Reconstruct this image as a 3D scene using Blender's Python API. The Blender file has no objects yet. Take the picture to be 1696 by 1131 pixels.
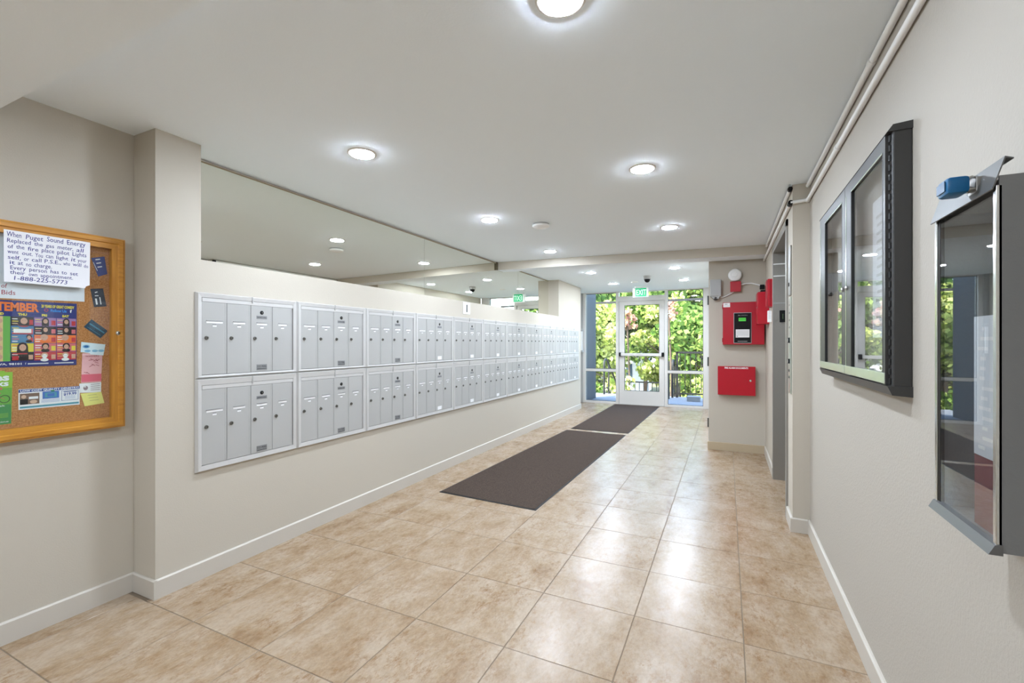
import bpy, bmesh, math, random
import numpy as np
from mathutils import Vector, Matrix
random.seed(7)
rng = np.random.default_rng(11)
scene = bpy.context.scene
COL = scene.collection
W, H = 1696, 1131

# ------------------------------------------------------------------ camera
FPX = 750.0
cam_d = bpy.data.cameras.new('camera'); cam_d.sensor_fit = 'HORIZONTAL'; cam_d.sensor_width = 36.0
cam_d.lens = FPX / W * 36.0
cam_d.shift_y = 2.5 / W
cam_d.clip_start = 0.02
cam = bpy.data.objects.new('camera', cam_d); COL.objects.link(cam)
cam.location = (0, 0, 1.281)
cam.rotation_euler = (math.pi / 2, 0, math.atan((1203.5 - 848) / FPX))
scene.camera = cam
# ------------------------------------------------------------------ world, sun, exposure
world = bpy.data.worlds.new('world'); scene.world = world; world.use_nodes = True
wn = world.node_tree; wn.nodes.clear()
sky = wn.nodes.new('ShaderNodeTexSky'); sky.sky_type = 'NISHITA'; sky.sun_disc = False
sky.sun_elevation = math.radians(48); sky.sun_rotation = math.radians(218); sky.air_density = 1.0; sky.dust_density = 1.5
bg = wn.nodes.new('ShaderNodeBackground'); bg.inputs[1].default_value = 1.9
wo = wn.nodes.new('ShaderNodeOutputWorld')
wn.links.new(sky.outputs[0], bg.inputs[0]); wn.links.new(bg.outputs[0], wo.inputs[0])
sun_d = bpy.data.lights.new('sun', 'SUN'); sun_d.energy = 17.0; sun_d.angle = math.radians(0.6); sun_d.color = (1, .95, .86)
sun = bpy.data.objects.new('sun', sun_d); COL.objects.link(sun)
sun.rotation_euler = Vector((0.5, 0.62, -0.95)).to_track_quat('-Z', 'Y').to_euler()
LENS_STRENGTH = 412.0
scene.view_settings.view_transform = 'Standard'
scene.view_settings.look = 'None'
scene.view_settings.gamma = 1.0
scene.view_settings.use_curve_mapping = False
scene.view_settings.exposure = 0.2

# ------------------------------------------------------------------ materials
def s2l(c):
    c = c / 255.0
    return c / 12.92 if c <= 0.04045 else ((c + 0.055) / 1.055) ** 2.4
def rgb(r, g, b): return (s2l(r), s2l(g), s2l(b), 1.0)
MATS = {}
def flat(name, col, rough=.5, metal=0.0, emit=None, estr=0.0, spec=None):
    if name in MATS: return MATS[name]
    m = bpy.data.materials.new(name); m.use_nodes = True
    b = m.node_tree.nodes['Principled BSDF']
    b.inputs['Base Color'].default_value = col
    b.inputs['Roughness'].default_value = rough
    b.inputs['Metallic'].default_value = metal
    if spec is not None: b.inputs['Specular IOR Level'].default_value = spec
    if emit: b.inputs['Emission Color'].default_value = emit; b.inputs['Emission Strength'].default_value = estr
    MATS[name] = m
    return m
class NT:
    def __init__(s, m): s.t = m.node_tree; s.b = s.t.nodes['Principled BSDF']
    def n(s, kind, **kw):
        x = s.t.nodes.new('ShaderNode' + kind)
        for k, v in kw.items():
            if hasattr(x, k) and not k.startswith('i_'): setattr(x, k, v)
            else: x.inputs[k.replace('i_', '').replace('_', ' ')].default_value = v
        return x
    def l(s, a, b): s.t.links.new(a, b)
def wallmat(name, col, rough=.75, bump=.12, scale=160):
    m = flat(name, col, rough); n = NT(m)
    tc = n.n('TexCoord'); nz = n.n('TexNoise', i_Scale=scale, i_Detail=3.0)
    bp_ = n.n('Bump', i_Strength=bump, i_Distance=.004)
    n.l(tc.outputs['Object'], nz.inputs['Vector']); n.l(nz.outputs['Fac'], bp_.inputs['Height']); n.l(bp_.outputs[0], n.b.inputs['Normal'])
    return m
M_WALL = wallmat('wall_paint', rgb(193, 185, 171))
M_WALLR = wallmat('wall_paint_orange_peel', rgb(178, 171, 160), .7, .3, 120)
M_CEIL = wallmat('ceiling_paint', rgb(241, 249, 255), .85, .08, 120)
M_BASE = flat('baseboard_paint', rgb(198, 191, 180), .45)
M_BASET = flat('baseboard_tan', rgb(186, 168, 140), .45)
M_WHITE = flat('white_paint', rgb(216, 212, 207), .45)
M_WPLAST = flat('white_plastic', rgb(240, 240, 238), .4)
M_ALU = flat('mailbox_aluminium', rgb(178, 177, 174), .7, .15, spec=.2)
M_ALUF = flat('mailbox_frame_aluminium', rgb(200, 198, 195), .58, .25)
M_DARKGAP = flat('dark_recess', rgb(52, 52, 52), .8)
M_PLATE = flat('engraved_plate', rgb(140, 141, 142), .45, .4)
M_INK = flat('dark_ink', rgb(45, 45, 48), .7)
M_LABEL = flat('white_label', rgb(240, 240, 240), .6)
M_LOCK = flat('lock_nickel', rgb(120, 118, 112), .35, .8)
M_BLACK = flat('black_plastic', rgb(18, 18, 20), .55, spec=.2)
M_CHROME = flat('chrome', rgb(210, 210, 208), .18, 1.0)
M_RED = flat('red_enamel', rgb(178, 10, 34), .32)
M_RED2 = flat('dark_red_enamel', rgb(158, 8, 30), .32)
M_GREYP = flat('grey_plastic', rgb(168, 168, 166), .5)
M_STEEL = flat('brushed_steel', rgb(158, 155, 149), .42, .7)
M_STEELD = flat('dark_steel', rgb(112, 112, 112), .38, .6)
M_CHAR = flat('charcoal_anodised', rgb(62, 61, 60), .4, .2)
M_CASEBLK = flat('black_gasket', rgb(20, 20, 20), .5)
M_DOORRAIL = flat('case_door_rail', rgb(222, 232, 216), .22, .85)
M_MATP = None
M_RAIL = flat('black_railing', rgb(11, 11, 12), .6)
M_BLUE = wallmat('slate_blue_siding', rgb(44, 49, 60), .7, .1, 40)
M_CONC = wallmat('concrete', rgb(118, 122, 128), .85, .2, 30)
M_DIRT = wallmat('soil', rgb(96, 92, 62), .95, .4, 8)
M_BARK = wallmat('bark', rgb(82, 68, 56), .9, .5, 20)
M_HOUSE = flat('white_siding', rgb(232, 236, 240), .7)
M_LENS2 = flat('led_lens_entry', rgb(255, 255, 255), .5, 0, (.845, .96, 1.11, 1), LENS_STRENGTH * 1.2)
M_LENS = flat('led_lens', rgb(255, 255, 255), .5, 0, (.845, .96, 1.11, 1), LENS_STRENGTH)
M_PAPER = flat('white_paper', rgb(236, 236, 240), .75)
M_PAPERG = flat('grey_paper', rgb(232, 233, 240), .75)

def glassmat(name, ior=1.5, tint=(1, 1, 1, 1)):
    m = bpy.data.materials.new(name); m.use_nodes = True; t = m.node_tree; t.nodes.clear()
    o = t.nodes.new('ShaderNodeOutputMaterial'); mx = t.nodes.new('ShaderNodeMixShader')
    tr = t.nodes.new('ShaderNodeBsdfTransparent'); tr.inputs[0].default_value = tint
    g = t.nodes.new('ShaderNodeBsdfGlossy'); g.inputs['Roughness'].default_value = 0.0
    f0 = ((ior - 1) / (ior + 1)) ** 2
    lw = t.nodes.new('ShaderNodeLayerWeight'); lw.inputs[0].default_value = .5
    pw = t.nodes.new('ShaderNodeMath'); pw.operation = 'POWER'; pw.inputs[1].default_value = 5
    ma = t.nodes.new('ShaderNodeMath'); ma.operation = 'MULTIPLY_ADD'; ma.inputs[1].default_value = 1 - f0; ma.inputs[2].default_value = f0
    t.links.new(lw.outputs['Facing'], pw.inputs[0]); t.links.new(pw.outputs[0], ma.inputs[0])
    t.links.new(ma.outputs[0], mx.inputs[0]); t.links.new(tr.outputs[0], mx.inputs[1]); t.links.new(g.outputs[0], mx.inputs[2])
    t.links.new(mx.outputs[0], o.inputs[0]); return m
M_GLASS = glassmat('clear_glass', 1.5, (.96, .98, .97, 1))
M_GLASSD = glassmat('display_glass', 1.6, (.96, .97, .97, 1))
def mirrormat():
    m = flat('mirror_silver', (.88, .875, .80, 1), 0.0, 1.0); return m
M_MIRROR = mirrormat()

def tilemat():
    m = flat('travertine_tile', rgb(205, 186, 160), .3); n = NT(m)
    oi = n.n('ObjectInfo'); tc = n.n('TexCoord')
    mul = n.n('VectorMath', operation='MULTIPLY_ADD')
    cmb = n.n('CombineXYZ')
    mm = n.n('Math', operation='MULTIPLY'); mm.inputs[1].default_value = 37.0
    n.l(oi.outputs['Random'], mm.inputs[0]); n.l(mm.outputs[0], cmb.inputs[0]); n.l(mm.outputs[0], cmb.inputs[1]); n.l(mm.outputs[0], cmb.inputs[2])
    mul.inputs[1].default_value = (1.0, .55, 1); n.l(tc.outputs['Object'], mul.inputs[0]); n.l(cmb.outputs[0], mul.inputs[2])
    n1 = n.n('TexNoise', i_Scale=6.0, i_Detail=12.0, i_Roughness=.74, i_Distortion=.15)
    n2 = n.n('TexNoise', i_Scale=26.0, i_Detail=10.0, i_Roughness=.8, i_Distortion=.2)
    n3 = n.n('TexNoise', i_Scale=2.6, i_Detail=4.0)
    n4 = n.n('TexNoise', i_Scale=70.0, i_Detail=6.0, i_Roughness=.7)
    for q in (n1, n2, n3, n4): n.l(mul.outputs[0], q.inputs['Vector'])
    r1 = n.n('ValToRGB'); e = r1.color_ramp.elements
    e[0].position = .34; e[0].color = rgb(143, 114, 84); e[1].position = .56; e[1].color = rgb(172, 151, 128)
    x = r1.color_ramp.elements.new(.45); x.color = rgb(161, 137, 109)
    x = r1.color_ramp.elements.new(.70); x.color = rgb(182, 164, 143)
    n.l(n1.outputs['Fac'], r1.inputs[0])
    r2 = n.n('ValToRGB'); e = r2.color_ramp.elements
    e[0].position = .50; e[0].color = (0, 0, 0, 1); e[1].position = .64; e[1].color = (1, 1, 1, 1)
    n.l(n2.outputs['Fac'], r2.inputs[0])
    r3 = n.n('ValToRGB'); e = r3.color_ramp.elements; e[0].position = .42; e[0].color = (.10, .10, .10, 1); e[1].position = .62; e[1].color = (.9, .9, .9, 1)
    n.l(n3.outputs['Fac'], r3.inputs[0])
    mk = n.n('Math', operation='MULTIPLY'); n.l(r2.outputs[0], mk.inputs[0]); n.l(r3.outputs[0], mk.inputs[1])
    mix0 = n.n('MixRGB'); mix0.inputs[2].default_value = rgb(138, 104, 68); n.l(mk.outputs[0], mix0.inputs[0]); n.l(r1.outputs[0], mix0.inputs[1])
    r4 = n.n('ValToRGB'); e = r4.color_ramp.elements; e[0].position = .32; e[0].color = (.82, .81, .80, 1); e[1].position = .62; e[1].color = (1.0, 1.0, 1.0, 1)
    n.l(n4.outputs['Fac'], r4.inputs[0])
    mix = n.n('MixRGB', blend_type='MULTIPLY'); mix.inputs[0].default_value = 1.0
    n.l(mix0.outputs[0], mix.inputs[1]); n.l(r4.outputs[0], mix.inputs[2])
    n.l(mix.outputs[0], n.b.inputs['Base Color'])
    bp_ = n.n('Bump', i_Strength=.03, i_Distance=.003); n.l(n1.outputs['Fac'], bp_.inputs['Height']); n.l(bp_.outputs[0], n.b.inputs['Normal'])
    n.b.inputs['Roughness'].default_value = .27
    return m
M_TILE = tilemat()
M_GROUT = flat('grout', rgb(120, 104, 86), .8)

def carpetmat():
    m = flat('ribbed_mat', rgb(84, 73, 68), .95, spec=.1); n = NT(m)
    tc = n.n('TexCoord'); nz = n.n('TexNoise', i_Scale=260.0, i_Detail=2.0)
    n.l(tc.outputs['Object'], nz.inputs['Vector'])
    r = n.n('ValToRGB'); e = r.color_ramp.elements
    e[0].position = .35; e[0].color = rgb(56, 46, 40); e[1].position = .68; e[1].color = rgb(92, 79, 70)
    n.l(nz.outputs['Fac'], r.inputs[0]); n.l(r.outputs[0], n.b.inputs['Base Color'])
    bp_ = n.n('Bump', i_Strength=.5, i_Distance=.004); n.l(nz.outputs['Fac'], bp_.inputs['Height']); n.l(bp_.outputs[0], n.b.inputs['Normal'])
    return m
M_MATP = carpetmat()
M_MATE = flat('mat_rubber_edge', rgb(38, 35, 34), .7)

def oakmat(axis):
    m = flat('oak_' + axis, rgb(190, 130, 46), .35); n = NT(m)
    tc = n.n('TexCoord'); mp = n.n('Mapping')
    mp.inputs['Scale'].default_value = (60, 4, 60) if axis == 'rail' else (60, 60, 4)
    nz = n.n('TexNoise', i_Scale=1.5, i_Detail=5.0, i_Distortion=.4)
    n.l(tc.outputs['Object'], mp.inputs[0]); n.l(mp.outputs[0], nz.inputs['Vector'])
    r = n.n('ValToRGB'); e = r.color_ramp.elements
    e[0].position = .3; e[0].color = rgb(176, 116, 36); e[1].position = .7; e[1].color = rgb(200, 142, 54)
    n.l(nz.outputs['Fac'], r.inputs[0]); n.l(r.outputs[0], n.b.inputs['Base Color'])
    return m
M_OAKR, M_OAKS = oakmat('rail'), oakmat('stile')
def corkmat():
    m = flat('cork', rgb(176, 116, 62), .9); n = NT(m)
    tc = n.n('TexCoord'); nz = n.n('TexNoise', i_Scale=180.0, i_Detail=4.0)
    n.l(tc.outputs['Object'], nz.inputs['Vector'])
    r = n.n('ValToRGB'); e = r.color_ramp.elements
    e[0].position = .35; e[0].color = rgb(164, 104, 52); e[1].position = .65; e[1].color = rgb(198, 138, 82)
    n.l(nz.outputs['Fac'], r.inputs[0]); n.l(r.outputs[0], n.b.inputs['Base Color'])
    return m
M_CORK = corkmat()

def leafmat(name, cols, trans=.38):
    m = bpy.data.materials.new(name); m.use_nodes = True; t = m.node_tree; t.nodes.clear()
    o = t.nodes.new('ShaderNodeOutputMaterial'); mx = t.nodes.new('ShaderNodeMixShader'); mx.inputs[0].default_value = trans
    d = t.nodes.new('ShaderNodeBsdfDiffuse'); tl = t.nodes.new('ShaderNodeBsdfTranslucent')
    g = t.nodes.new('ShaderNodeNewGeometry'); r = t.nodes.new('ShaderNodeValToRGB')
    e = r.color_ramp.elements
    e[0].position = 0; e[0].color = rgb(*cols[0]); e[1].position = 1; e[1].color = rgb(*cols[-1])
    for i, c in enumerate(cols[1:-1]):
        x = e.new((i + 1) / (len(cols) - 1)); x.color = rgb(*c)
    t.links.new(g.outputs['Random Per Island'], r.inputs[0])
    t.links.new(r.outputs[0], d.inputs[0]); t.links.new(r.outputs[0], tl.inputs[0])
    t.links.new(d.outputs[0], mx.inputs[1]); t.links.new(tl.outputs[0], mx.inputs[2]); t.links.new(mx.outputs[0], o.inputs[0])
    return m
M_LEAF = [leafmat('leaf_green', [(44, 70, 32), (92, 124, 56), (160, 178, 98), (110, 138, 64)]),
          leafmat('leaf_yellow_green', [(92, 120, 48), (182, 192, 104), (222, 224, 154), (120, 146, 62)]),
          leafmat('leaf_dark', [(38, 60, 34), (66, 94, 48), (104, 130, 66)]),
          leafmat('leaf_turning', [(206, 160, 140), (186, 128, 122), (216, 198, 150), (190, 150, 140)])]

# ------------------------------------------------------------------ mesh builder
class MB:
    def __init__(s): s.v = []; s.f = []; s.m = []
    def add(s, vs, fs, m=0):
        o = len(s.v); s.v += [tuple(p) for p in vs]
        for f in fs: s.f.append([i + o for i in f]); s.m.append(m)
        return s
    def box(s, x0, x1, y0, y1, z0, z1, m=0, bev=0.0):
        if bev <= 0:
            vs = [(x, y, z) for x in (x0, x1) for y in (y0, y1) for z in (z0, z1)]
            return s.add(vs, [(0, 1, 3, 2), (4, 6, 7, 5), (0, 4, 5, 1), (2, 3, 7, 6), (0, 2, 6, 4), (1, 5, 7, 3)], m)
        bm = bmesh.new(); bmesh.ops.create_cube(bm, size=1)
        for v in bm.verts: v.co = Vector(((x0 + x1) / 2 + v.co.x * (x1 - x0), (y0 + y1) / 2 + v.co.y * (y1 - y0), (z0 + z1) / 2 + v.co.z * (z1 - z0)))
        bmesh.ops.bevel(bm, geom=bm.edges[:], offset=bev, segments=2, affect='EDGES', profile=.5)
        bm.verts.index_update()
        s.add([v.co[:] for v in bm.verts], [[v.index for v in f.verts] for f in bm.faces], m); bm.free()
        return s
    def prism(s, poly, axis, a0, a1, m=0, cap=None):
        # poly in the two other axes, cyclic order: x->(y,z)  y->(x,z)  z->(x,y)
        def P(p, a): return {'x': (a, p[0], p[1]), 'y': (p[0], a, p[1]), 'z': (p[0], p[1], a)}[axis]
        n = len(poly); vs = [P(p, a0) for p in poly] + [P(p, a1) for p in poly]
        s.add(vs, [(i, (i + 1) % n, n + (i + 1) % n, n + i) for i in range(n)], m)
        s.add(vs, [tuple(range(n))[::-1], tuple(range(n, 2 * n))], m if cap is None else cap)
        return s
    def cyl(s, p0, p1, r0, r1=None, n=16, m=0, caps=True):
        r1 = r0 if r1 is None else r1
        p0, p1 = Vector(p0), Vector(p1); d = (p1 - p0).normalized()
        a = d.orthogonal().normalized(); b = d.cross(a)
        vs = []
        for p, r in ((p0, r0), (p1, r1)):
            for i in range(n):
                t = 2 * math.pi * i / n; vs.append(tuple(p + (a * math.cos(t) + b * math.sin(t)) * r))
        fs = [(i, (i + 1) % n, n + (i + 1) % n, n + i) for i in range(n)]
        if caps: fs += [tuple(range(n))[::-1], tuple(range(n, 2 * n))]
        return s.add(vs, fs, m)
    def lathe(s, c, d, prof, n=24, m=0):
        # prof: list of (radius, distance along d)
        c, d = Vector(c), Vector(d).normalized(); a = d.orthogonal().normalized(); b = d.cross(a)
        vs = []
        for r, h in prof:
            for i in range(n):
                t = 2 * math.pi * i / n; vs.append(tuple(c + d * h + (a * math.cos(t) + b * math.sin(t)) * max(r, 1e-5)))
        fs = []
        for k in range(len(prof) - 1):
            fs += [(k * n + i, k * n + (i + 1) % n, (k + 1) * n + (i + 1) % n, (k + 1) * n + i) for i in range(n)]
        fs += [tuple(range(n))[::-1], tuple(range((len(prof) - 1) * n, len(prof) * n))]
        return s.add(vs, fs, m)
    def tube(s, pts, r, n=10, m=0):
        for i in range(len(pts) - 1):
            s.cyl(pts[i], pts[i + 1], r, n=n, m=m)
        return s
    def sweep(s, pts, r, n=10, m=0):
        pts = [Vector(p) for p in pts]; vs = []; L = len(pts)
        up = None
        for i, p in enumerate(pts):
            d = (pts[min(i + 1, L - 1)] - pts[max(i - 1, 0)]).normalized()
            a = d.orthogonal().normalized() if up is None else (up - d * up.dot(d)).normalized()
            up = a; b = d.cross(a)
            for k in range(n):
                t = 2 * math.pi * k / n; vs.append(tuple(p + (a * math.cos(t) + b * math.sin(t)) * r))
        fs = [(i * n + k, i * n + (k + 1) % n, (i + 1) * n + (k + 1) % n, (i + 1) * n + k) for i in range(L - 1) for k in range(n)]
        fs += [tuple(range(n))[::-1], tuple(range((L - 1) * n, L * n))]
        return s.add(vs, fs, m)
    def ring(s, y0, y1, z0, z1, prof, m=0):
        # mitred picture frame on a plane facing +x: prof = [(inset, x)]
        vs = []
        for ins, x in prof:
            vs += [(x, y0 + ins, z0 + ins), (x, y1 - ins, z0 + ins), (x, y1 - ins, z1 - ins), (x, y0 + ins, z1 - ins)]
        fs = []
        for k in range(len(prof) - 1):
            for i in range(4):
                j = (i + 1) % 4; fs.append((k * 4 + i, k * 4 + j, k * 4 + 4 + j, k * 4 + 4 + i))
        return s.add(vs, fs, m)
    def text(s, body, size, org, ax, ay, m=0, align='LEFT', width=None, shear=0.0, bold=0.0, off=.0006, res=2):
        cu = bpy.data.curves.new('t', 'FONT'); cu.body = body; cu.size = size; cu.align_x = align; cu.resolution_u = res
        cu.shear = shear; cu.offset = bold; cu.fill_mode = 'FRONT'
        o = bpy.data.objects.new('t', cu); COL.objects.link(o)
        dg = bpy.context.evaluated_depsgraph_get(); me = bpy.data.meshes.new_from_object(o.evaluated_get(dg))
        ax, ay, org = Vector(ax), Vector(ay), Vector(org); nn = ax.cross(ay)
        xs = [v.co.x for v in me.vertices]
        k = 1.0
        if width and xs: k = width / (max(xs) - min(xs))
        vs = [tuple(org + ax * v.co.x * k + ay * v.co.y + nn * off) for v in me.vertices]
        s.add(vs, [tuple(p.vertices) for p in me.polygons], m)
        bpy.data.objects.remove(o); bpy.data.curves.remove(cu); bpy.data.meshes.remove(me)
        return s
    def disc(s, c, ax, ay, rx, ry=None, n=20, m=0, off=.0):
        ry = rx if ry is None else ry
        c, ax, ay = Vector(c), Vector(ax), Vector(ay); nn = ax.cross(ay)
        vs = [tuple(c + nn * off + ax * math.cos(2 * math.pi * i / n) * rx + ay * math.sin(2 * math.pi * i / n) * ry) for i in range(n)]
        return s.add(vs, [tuple(range(n))], m)
    def quad(s, org, ax, ay, x0, x1, y0, y1, m=0, off=.0):
        org, ax, ay = Vector(org), Vector(ax), Vector(ay); nn = ax.cross(ay)
        vs = [tuple(org + ax * x + ay * y + nn * off) for x, y in ((x0, y0), (x1, y0), (x1, y1), (x0, y1))]
        return s.add(vs, [(0, 1, 2, 3)], m)

def root_loc(p):
    while p.parent is not None: p = p.parent
    return Vector(p.location)
def mesh_obj(name, mb, mats, parent=None, smooth=False, origin=None):
    if not isinstance(mats, (list, tuple)): mats = [mats]
    off = root_loc(parent) if parent is not None else (Vector(origin) if origin is not None else Vector((0, 0, 0)))
    me = bpy.data.meshes.new(name)
    me.from_pydata([(v[0] - off.x, v[1] - off.y, v[2] - off.z) for v in mb.v], [], mb.f)
    for q in mats: me.materials.append(q)
    me.polygons.foreach_set('material_index', mb.m)
    bm = bmesh.new(); bm.from_mesh(me)
    if not getattr(mb, 'keep_normals', False): bmesh.ops.recalc_face_normals(bm, faces=[f for f in bm.faces])
    bm.to_mesh(me); bm.free()
    if smooth:
        me.polygons.foreach_set('use_smooth', [True] * len(me.polygons))
        me.set_sharp_from_angle(angle=math.radians(35))
    o = bpy.data.objects.new(name, me); COL.objects.link(o)
    if parent is not None: o.parent = parent
    elif origin is not None: o.location = origin
    return o
def tag(o, label=None, cat=None, group=None, kind=None):
    if label: o['label'] = label
    if cat: o['category'] = cat
    if group: o['group'] = group
    if kind: o['kind'] = kind
    return o
def thing(name, label, cat, loc=(0, 0, 0), group=None):
    o = bpy.data.objects.new(name, None); COL.objects.link(o); o.location = loc; o.empty_display_size = .05
    return tag(o, label, cat, group)
def struct(name, mb, mats, parent=None, **k):
    o = mesh_obj(name, mb, mats, parent, **k)
    if parent is None: o['kind'] = 'structure'
    return o
def dup(root, loc, label):
    r = root.copy(); COL.objects.link(r); r.location = loc; r['label'] = label
    for ch in list(root.children):
        c = ch.copy(); COL.objects.link(c); c.parent = r
        for g in ch.children:
            d = g.copy(); COL.objects.link(d); d.parent = c
    return r
X_, Y_, Z_ = (1, 0, 0), (0, 1, 0), (0, 0, 1)
NX_ = (-1, 0, 0); NY_ = (0, -1, 0)

# ================================================================== ROOM SHELL
XL, XM, XR, XE = -2.78, -2.585, 0.505, 0.405       # left wall, mailbox wall, right wall, lift wall
CZ = 2.357                                         # ceiling
HT = 2.45
YB, YF = -2.6, 9.6                                 # back wall, shop front
# floor: grout bed with every tile a child
floor = struct('floor', MB().box(XL - .14, 0.85, YB - .1, YF + .06, -.06, -.0016), M_GROUT)
TP = .4568; TX0, TY0 = -2.2177, 1.2539; GAP = .0035
tile_cache = {}
def tile(x0, x1, y0, y1):
    key = (round(x1 - x0, 3), round(y1 - y0, 3))
    cx, cy = (x0 + x1) / 2, (y0 + y1) / 2
    if key not in tile_cache:
        hx, hy = (x1 - x0) / 2, (y1 - y0) / 2; b = .0012
        mb = MB()
        mb.add([(-hx, -hy, -.004), (hx, -hy, -.004), (hx, hy, -.004), (-hx, hy, -.004),
                (-hx, -hy, -b), (hx, -hy, -b), (hx, hy, -b), (-hx, hy, -b),
                (-hx + b, -hy + b, 0), (hx - b, -hy + b, 0), (hx - b, hy - b, 0), (-hx + b, hy - b, 0)],
               [(0, 1, 5, 4), (1, 2, 6, 5), (2, 3, 7, 6), (3, 0, 4, 7), (4, 5, 9, 8), (5, 6, 10, 9), (6, 7, 11, 10), (7, 4, 8, 11), (8, 9, 10, 11)])
        o = mesh_obj('tile', mb, M_TILE); tile_cache[key] = o.data
    else:
        o = bpy.data.objects.new('tile', tile_cache[key]); COL.objects.link(o)
    o.location = (cx, cy, 0); o.parent = floor
for c in range(-2, 7):
    for r in range(-9, 19):
        x0, x1 = TX0 + c * TP + GAP / 2, TX0 + (c + 1) * TP - GAP / 2
        y0, y1 = TY0 + r * TP + GAP / 2, TY0 + (r + 1) * TP - GAP / 2
        lo = XL if (y1 < 1.3 or y1 > 8.8) else XM - .02
        hi = XR
        if y0 > 5.97: hi = -.19
        elif y0 > 3.9 and y1 < 5.0: hi = .63
        x0, x1 = max(x0, lo), min(x1, hi); y0, y1 = max(y0, YB), min(y1, YF - .03)
        if c == 6 and not (y0 > 3.6 and y1 < 5.3): continue
        if x1 - x0 > .02 and y1 - y0 > .02: tile(x0, x1, y0, y1)

struct('ceiling', MB().box(XL - .14, 0.85, YB - .1, YF + .06, CZ, HT), M_CEIL)
# dropped soffit over the camera end of the lobby
struct('ceiling', MB().box(XL + .001, XR - .001, YB, .785, 2.25, CZ - .001), M_CEIL)
# cross beam (runs slightly askew)
bm_ = MB(); P = [(-2.768, 5.37), (.404, 5.66), (.404, 5.955), (-2.768, 5.56)]
bm_.prism(P, 'z', 2.252, CZ - .001, 0); bm_.m[-2] = 1
struct('ceiling_beam', bm_, [M_WALL, M_CEIL])
mirror_gap = MB().box(-2.772, -2.75, 5.345, 5.372, 2.252, CZ - .002)  # dark strip standing in for the shadow where the beam stops at the mirror
struct('gap_shadow_strip', mirror_gap, flat('gap_shadow_brown', rgb(92, 82, 60), .5))

struct('wall_left', MB().box(XL - .14, XL, YB, 8.6, 0, CZ), M_WALL)
poly = [(1.284, 0), (8.6, 0), (8.6, CZ), (7.31, CZ), (7.31, 1.735), (1.502, 1.735), (1.502, CZ), (1.284, CZ)]
struct('wall_left', MB().prism(poly, 'x', XL + .0005, XM), M_WALL)
struct('wall_left', MB().box(-3.02, -2.885, 8.6, YF + .1, 0, CZ), M_WALL)
struct('wall_right', MB().box(XR, .85, YB, 3.6, 0, CZ), M_WALLR)
OY0, OY1, OZ = 3.893, 4.91, 2.135
poly = [(3.6, 0), (OY0, 0), (OY0, OZ), (OY1, OZ), (OY1, 0), (5.97, 0), (5.97, CZ), (3.6, CZ)]
struct('wall_right', MB().prism(poly, 'x', XE, .64), M_WALL)
struct('wall_right', MB().box(.64, .85, 3.6, 5.97, 0, CZ), M_WALL)
struct('wall_right', MB().box(-.195, .85, 5.97, YF - .06, 0, CZ), M_WALL)
struct('wall_back', MB().box(XL - .14, .85, YB - .12, YB, 0, CZ), M_WALL)

def baseboard(name, mb, mat=None): return struct(name, mb, mat or M_BASE)
BH, BT = .095, .013
def base_y(x, y0, y1, sgn):   # along y on a wall whose face is x, sticking out by sgn
    xs = sorted((x, x + sgn * BT)); mb = MB()
    xf = x + sgn * BT
    mb.prism([(x, 0), (xf, 0), (xf, BH - .006), (x + sgn * (BT - .006), BH), (x, BH)], 'y', y0, y1)
    return mb
def base_x(y, x0, x1, sgn):
    yf = y + sgn * BT
    return MB().prism([(y, 0), (yf, 0), (yf, BH - .006), (y + sgn * (BT - .006), BH), (y, BH)], 'x', x0, x1)
baseboard('baseboard_left', base_y(XL, YB, 1.284 - BT, 1))
baseboard('baseboard_left', base_x(1.284, XL, XM + BT, -1))
baseboard('baseboard_left', base_y(XM, 1.284, 8.6, 1))
baseboard('baseboard_right', base_y(XR, YB, 3.6, -1))
baseboard('baseboard_right', base_x(3.6, XE - BT, XR - BT, -1))
baseboard('baseboard_right', base_y(XE, 3.6, OY0 - .055, -1))
baseboard('baseboard_right', base_y(XE, OY1 + .055, 5.97 - BT, -1))
baseboard('baseboard_right', base_x(5.97, -.195 - BT, XE, -1), M_BASET)
baseboard('baseboard_right', base_y(-.195, 5.97, 6.02, -1), M_BASET)

# ---- lift (elevator) opening: frame, door leaves, floor plate
lift = thing('elevator', 'stainless steel lift doorway set into the right wall beyond the pier', 'elevator', (XE, OY0, 0))
fr = MB()
fr.box(XE - .012, .63, OY0, OY0 + .012, 0, OZ)                       # near return
fr.box(XE - .012, XE, OY0 - .052, OY0, 0, OZ + .05)
fr.box(XE - .012, XE, OY1, OY1 + .05, 0, OZ + .05)
fr.box(XE - .012, .63, OY0, OY1, OZ - .012, OZ)
fr.box(XE - .012, XE, OY0 - .052, OY1 + .05, OZ, OZ + .05)
mesh_obj('frame', fr, M_STEEL, lift)
mesh_obj('far_jamb', MB().box(XE - .012, .63, OY1 - .012, OY1, 0, OZ - .012), M_STEEL, lift)
mesh_obj('door', MB().box(.60, .625, OY0 + .013, OY0 + .51, .004, OZ - .013), M_STEEL, lift)
mesh_obj('door', MB().box(.585, .60, OY0 + .505, OY1 - .013, .004, OZ - .013), M_STEEL, lift)
mesh_obj('sill', MB().box(.56, .63, OY0 + .012, OY1 - .012, 0, .004), M_STEELD, lift)
for z in (2.02, 1.908, 1.655):  # thin pale strips across the far jamb face
    mesh_obj('pale_strip', MB().box(XE - .008, .58, OY1 - .016, OY1 - .012, z - .005, z + .005), M_WPLAST if z > 1.7 else M_GREYP, lift)
fp = MB().box(.447, .50, OY1 - .02, OY1 - .012, 1.475, 1.585, 0)
fp.text('1', .07, (.473, OY1 - .0205, 1.505), X_, Z_, 1, 'CENTER')
mesh_obj('floor_plate', fp, [M_BLACK, flat('dim_green', rgb(70, 90, 62), .6)], lift)
lift['kind'] = 'thing'

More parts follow.
